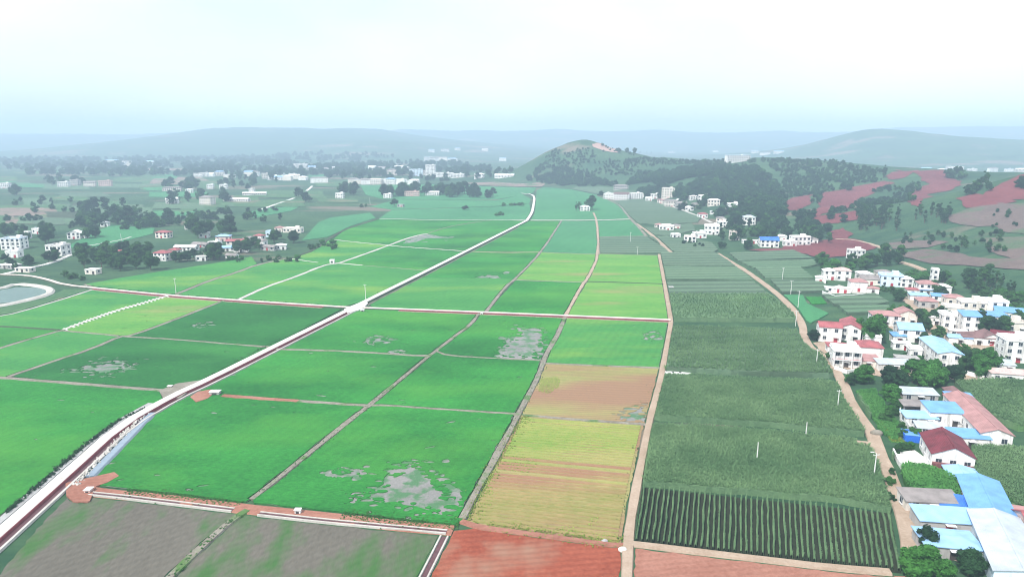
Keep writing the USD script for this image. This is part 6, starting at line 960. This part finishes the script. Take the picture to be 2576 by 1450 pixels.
wood('far_wood', 'blue belt of woods across the far plain', [(60, 440), (300, 432), (600, 425), (860, 415), (1150, 412), (1250, 430), (1150, 440), (860, 445), (640, 440), (300, 448)], 700, 14, seed=6)
wood('far_wood', 'hazy woods on the far left rise', [(-100, 425), (0, 405), (300, 400), (600, 398), (860, 390), (1000, 395), (860, 412), (500, 424), (200, 432)], 700, 16, seed=7)
wood('scrub', 'dark scrub between the far left fields', [(-50, 560), (200, 540), (420, 545), (560, 520), (700, 530), (560, 560), (300, 580), (100, 590)], 150, 6, seed=8)
wood('scrub', 'scrub between the trees of the upper right village', [(2280, 690), (2420, 690), (2576, 740), (2576, 860), (2480, 900), (2380, 880), (2330, 800)], 150, 3.0, 'bush', seed=9)

# ================================================================ small things
def pole(u, v, h, label, arms=1, group=None):
    p = px(u, v); x = thing('utility_pole', label, 'pole', p, float(rng.uniform(-30, 30)), group)
    obj('shaft', MB().tube([(0, 0, -.5), (0, 0, h * .5), (0, 0, h)], [.17, .145, .11], 8).out(), 'pole_concrete', x, smooth=40)
    for k in range(arms):
        a = obj('crossarm', MB().box((0, 0, h - .45 - k * .8), (1.7, .10, .12)).out(), 'pole_concrete', x)
        for s in (-.75, 0, .75): obj('insulator', MB().tube([(s, 0, h - .33 - k * .8), (s, 0, h - .1 - k * .8)], [.05, .06], 6).out(), 'steel', a)
for u, v, h, l in [(443, 738, 9, 'concrete utility pole beside the cross road on the left, at the end of a bund'), (920, 758, 9.5, 'tall utility pole just above the road junction'), (1603, 640, 6, 'short utility pole at the front edge of the grey crop strip'), (1586, 610, 9, 'utility pole in the bright teal paddy behind the grey strip'),
                   (1968, 705, 8, 'white utility pole at the tall dark crop edge right of the lane'), (1989, 740, 8, 'white utility pole one plot below the tall dark crop edge'), (2007, 776, 9.5, 'white utility pole next to the light green plot'), (2001, 820, 7.6, 'leaning pale utility pole where the lane meets the mid maize'),
                   (2053, 922, 7.2, 'pale utility pole at the corner of the mid-distance maize by the lane'), (2106, 1033, 7.2, 'pale utility pole inside the maize beside the lane'), (2027, 1096, 4.4, 'short thin pole standing in the maize'), (2197, 1207, 7.4, 'utility pole with a lamp head beside the row crop lane'), (1903, 1168, 6.5, 'thin white pole in the middle of the dense maize'),
                   (306, 609, 7.5, 'white pole at the edge of the village paddy'), (564, 446, 25, 'tall hazy mast on the far left ridge'), (931, 514, 9, 'faint pole in the far field left of the hamlet')]: pole(u, v, h, l, 0 if l.startswith(('short thin', 'thin white', 'white pole', 'faint', 'tall hazy')) else 1)
lamp = px(2197, 1207)
lh = thing('street_lamp_head', 'small white lamp head on its arm at the top of the lane pole', 'lamp', (lamp[0], lamp[1], lamp[2] + 7.4))
obj('arm', MB().tube([(0, 0, 0), (-.5, 0, .35), (-1.1, 0, .4)], .05, 6).out(), 'pole_concrete', lh); obj('lamp_shade', MB().box((-1.2, 0, .32), (.7, .3, .14)).out(), 'slab_white', lh)

# stone wall with leaning concrete slabs on the left
wl = smoothline(world([(160, 831), (225, 806), (300, 780), (360, 764), (416, 747)]), 1)
w_ = thing('slab_wall', 'low pale wall of leaning concrete slabs between two paddies on the left', 'wall')
obj('base', strip(wl, 1.6, .55, .3, wob=.1, seed=8), 'bund_pale', w_)
c_ = dens(wl, 2.3); s_ = sides(c_)
for i in range(len(c_)):
    a = math.degrees(math.atan2(s_[i][1], s_[i][0])); q = MB().box((0, 0, 0), (rng.uniform(1.6, 2.3), rng.uniform(.9, 1.25), .16), a)
    v, f = q.out(); v[:, 2] += .42 + (v[:, :2] @ s_[i]) * -.42 + rng.uniform(-.05, .08); v[:, :2] += c_[i] + s_[i] * 1.2; v[:, 2] += .15
    obj('slab', (v, f), 'concrete', w_)
# gate boxes, pump housings and the like
def box_thing(name, label, cat, u, v, w, d, h, mat, cap='slab_white', yaw=0.0):
    x = thing(name, label, cat, px(u, v), yaw); obj('body', MB().box((0, 0, -.2), (w, d, h + .2)).out(), mat, x); obj('lid', MB().box((0, 0, h + .003), (w + .3, d + .3, .14)).out(), cap, x)
    obj('hatch', MB().box((0, -d / 2 - .02, h * .25), (w * .5, .06, h * .5)).out(), 'dark_metal', x)
box_thing('sluice_box', 'grey culvert box on the red bank beside the canal bend', 'sluice', 542, 992, 3.2, 2.0, 1.3, 'slab_grey')
box_thing('pump_house', 'small white pump house beside the pale path left of the main road', 'pump house', 836, 662, 3.0, 2.6, 2.6, 'wall_white')
box_thing('valve_box', 'grey valve box on the earth path beside the maize strips', 'valve box', 1688, 728, 2.6, 3.6, 1.6, 'slab_grey', 'slab_grey')
box_thing('sluice_box', 'small white gate box at the right end of the cross road channel', 'sluice', 1212, 791, 1.2, 1.2, 1.1, 'wall_white')
box_thing('sluice_box', 'dark little gate on the channel beside the road junction', 'sluice', 912, 784, 1.8, 1.2, 1.2, 'slab_grey')
box_thing('sluice_box', 'small white marker block at the left side of the road apron', 'sluice', 428, 975, 1.3, 1.0, .8, 'wall_white')
box_thing('sluice_box', 'white block on the channel of the red track', 'sluice', 750, 1291, 1.3, .9, 1.1, 'wall_white')
box_thing('valve_box', 'pale concrete head of the track channel at the red corner', 'sluice', 224, 1238, 1.4, 1.6, 1.0, 'wall_pink')
def stone(label, u, v, r, mat='concrete', n=3, name='boulder'):
    m = trimesh.creation.icosphere(2, 1.0); q = m.vertices * (1 + .35 * (meshkit.noise(m.vertices * 1.7 + 5, n)[:, None] - .5)) * (r, r * .8, r * .6); p = px(u, v)
    o = obj(name, (q + p + (0, 0, r * .25), m.faces), mat, smooth=True, label=label, cat='stone')
stone('white boulder-like heap at the corner of the red soil plot', 1566, 1384, .95, n=1); stone('small white stone below the big white heap', 1573, 1396, .5, n=2); stone('grey heap at the front edge of the straw coloured field', 1521, 1362, .75, 'concrete_grey', 3)
stone('rough stone heap on the lane beside the lower farmyard', 2205, 1092, 1.7, 'bund', 4)
# pale sacks and sheet at the front corner of the mid maize
p_ = px(1702, 940); sk = thing('white_sheeting', 'white plastic sheeting lying at the corner of the maize beside the path', 'sheeting', p_, -3)
g_ = ragged(Polygon([(-4.5, 0), (4.5, -.3), (5.5, .8), (1, 1.8), (-4.5, 2.0)]), .4, 3, .7); v, f = trimesh.creation.extrude_polygon(g_ if g_.geom_type == 'Polygon' else max(g_.geoms, key=lambda a: a.area), .35, engine='earcut').vertices, None
m_ = trimesh.creation.extrude_polygon(g_ if g_.geom_type == 'Polygon' else max(g_.geoms, key=lambda a: a.area), .35, engine='earcut'); obj('sheet', (m_.vertices, m_.faces), 'slab_white', sk)
obj('weight', MB().box((-1.2, .9, .352), (.9, .3, .25)).out(), 'dark_metal', sk); obj('weight', MB().box((1.4, .7, .352), (.9, .3, .25)).out(), 'dark_metal', sk)
# upright stalks left standing along the front of the mid-distance maize
for i in range(46):
    t = i / 45; p = px(1678 + t * 395, 934 + t * 14); mb = MB()
    for k in range(5):
        v, f = leaf_tuft(900 + i * 5 + k, 7, 2.3, .09); mb.add(v + [rng.uniform(-.3, .3), k * .7, 0], f)
    v, f = mb.out(); obj('maize_stook', (v + p, f), 'maize_bright' if i % 3 == 0 else 'maize_leaf', label='tall stalk clump in the standing row across the front of the mid-distance maize', cat='crop clump', group='stalk clumps across the front of the maize')
# weeds hanging on the shoulder of the lower road and at field edges
def weeds(name, label, line_px, n, spread, size, mat, seed):
    r = np.random.default_rng(seed); l = dens(world(line_px), 1.0); mb = MB(); s = sides(l)
    for i in range(n):
        k = r.integers(len(l)); q = l[k] + s[k] * r.normal(0, spread) + np.array([-s[k][1], s[k][0]]) * r.uniform(-.6, .6); v, f = leaf_tuft(seed * 31 + i % 12, 8, size * r.uniform(.6, 1.4), .09); mb.add(v + [q[0], q[1], H(q[0], q[1]) + .15], f)
    obj(name, mb.out(), mat, kind='stuff', label=label)
weeds('weeds', 'dark weeds along the outer edge of the road shoulder', [(362, 1032), (300, 1060), (220, 1118), (120, 1205), (20, 1290)], 420, .35, .9, 'leaf_dark', 1)
weeds('weeds', 'rank grass along the lower edge of the big paddy', [(330, 1232), (450, 1244), (610, 1258)], 1500, 1.5, .30, 'leaf_bright', 2)
weeds('weeds', 'rank grass along the red track below the mud corner', [(870, 1292), (1000, 1308), (1150, 1316)], 1200, 1.4, .30, 'leaf_bright', 3)
weeds('weeds', 'green weeds on the bund between the two mud fields', [(600, 1300), (547, 1340), (477, 1404), (440, 1446)], 110, .4, .4, 'leaf', 4)
weeds('weeds', 'lime weeds along the left edge of the straw coloured field', [(1320, 1046), (1268, 1130), (1206, 1245), (1178, 1312)], 900, 1.4, .30, 'leaf_yellow', 5)
weeds('weeds', 'tufts along the earth path beside the maize', [(1664, 946), (1635, 1056), (1604, 1210), (1580, 1362)], 300, 1.4, .3, 'leaf', 6)
weeds('weeds', 'lime tufts along the bottom edge of the straw coloured field', [(1230, 1322), (1380, 1342), (1520, 1362), (1572, 1366)], 600, 1.2, .28, 'leaf_yellow', 7)

for i, (lab, p_) in enumerate([('lime weed patch at the left of the straw coloured field', [(1292, 1145), (1325, 1140), (1340, 1165), (1330, 1190), (1285, 1188), (1270, 1170)]), ('lime weed patch near the bottom of the straw coloured field', [(1475, 1304), (1500, 1300), (1510, 1318), (1480, 1330)]), ('green weed patch at the top of the tan field', [(1362, 955), (1400, 950), (1412, 975), (1380, 990), (1352, 985)]), ('lime weed strip along the left edge of the straw coloured field', [(1312, 1050), (1335, 1052), (1290, 1130), (1235, 1245), (1212, 1310), (1190, 1318), (1215, 1240), (1270, 1130)]), ('lime weeds along the lower end of the straw coloured field', [(1420, 1330), (1520, 1345), (1570, 1352), (1560, 1366), (1440, 1350)])]):
    g = ragged(poly(p_), 2.0, 70 + i, 1.0); plants('field_weeds', lab, g, .50, .12, 80 + i, 'leaf_lime', .24, .20)
weeds('weeds', 'grass along both verges of the main road beyond the junction', [(930, 754), (1075, 683), (1178, 631), (1325, 556)], 1200, 2.4, .6, 'leaf', 11)
weeds('weeds', 'grass on the left verge of the main road between the bend and the junction', [(505, 958), (670, 872), (850, 788)], 700, .7, .4, 'leaf', 12)
weeds('weeds', 'grass along the far verge of the cross road', [(160, 714), (418, 741), (700, 761), (859, 771)], 700, .8, .5, 'leaf', 13)
weeds('weeds', 'grass on the long grey bund between the near paddies', [(1074, 900), (928, 1021), (858, 1076), (717, 1191), (640, 1252)], 600, .9, .35, 'leaf_bright', 14)
weeds('weeds', 'grass on the bund beside the tan and straw fields', [(1405, 838), (1352, 951), (1305, 1038), (1258, 1129), (1195, 1242)], 600, .9, .35, 'leaf_bright', 15)
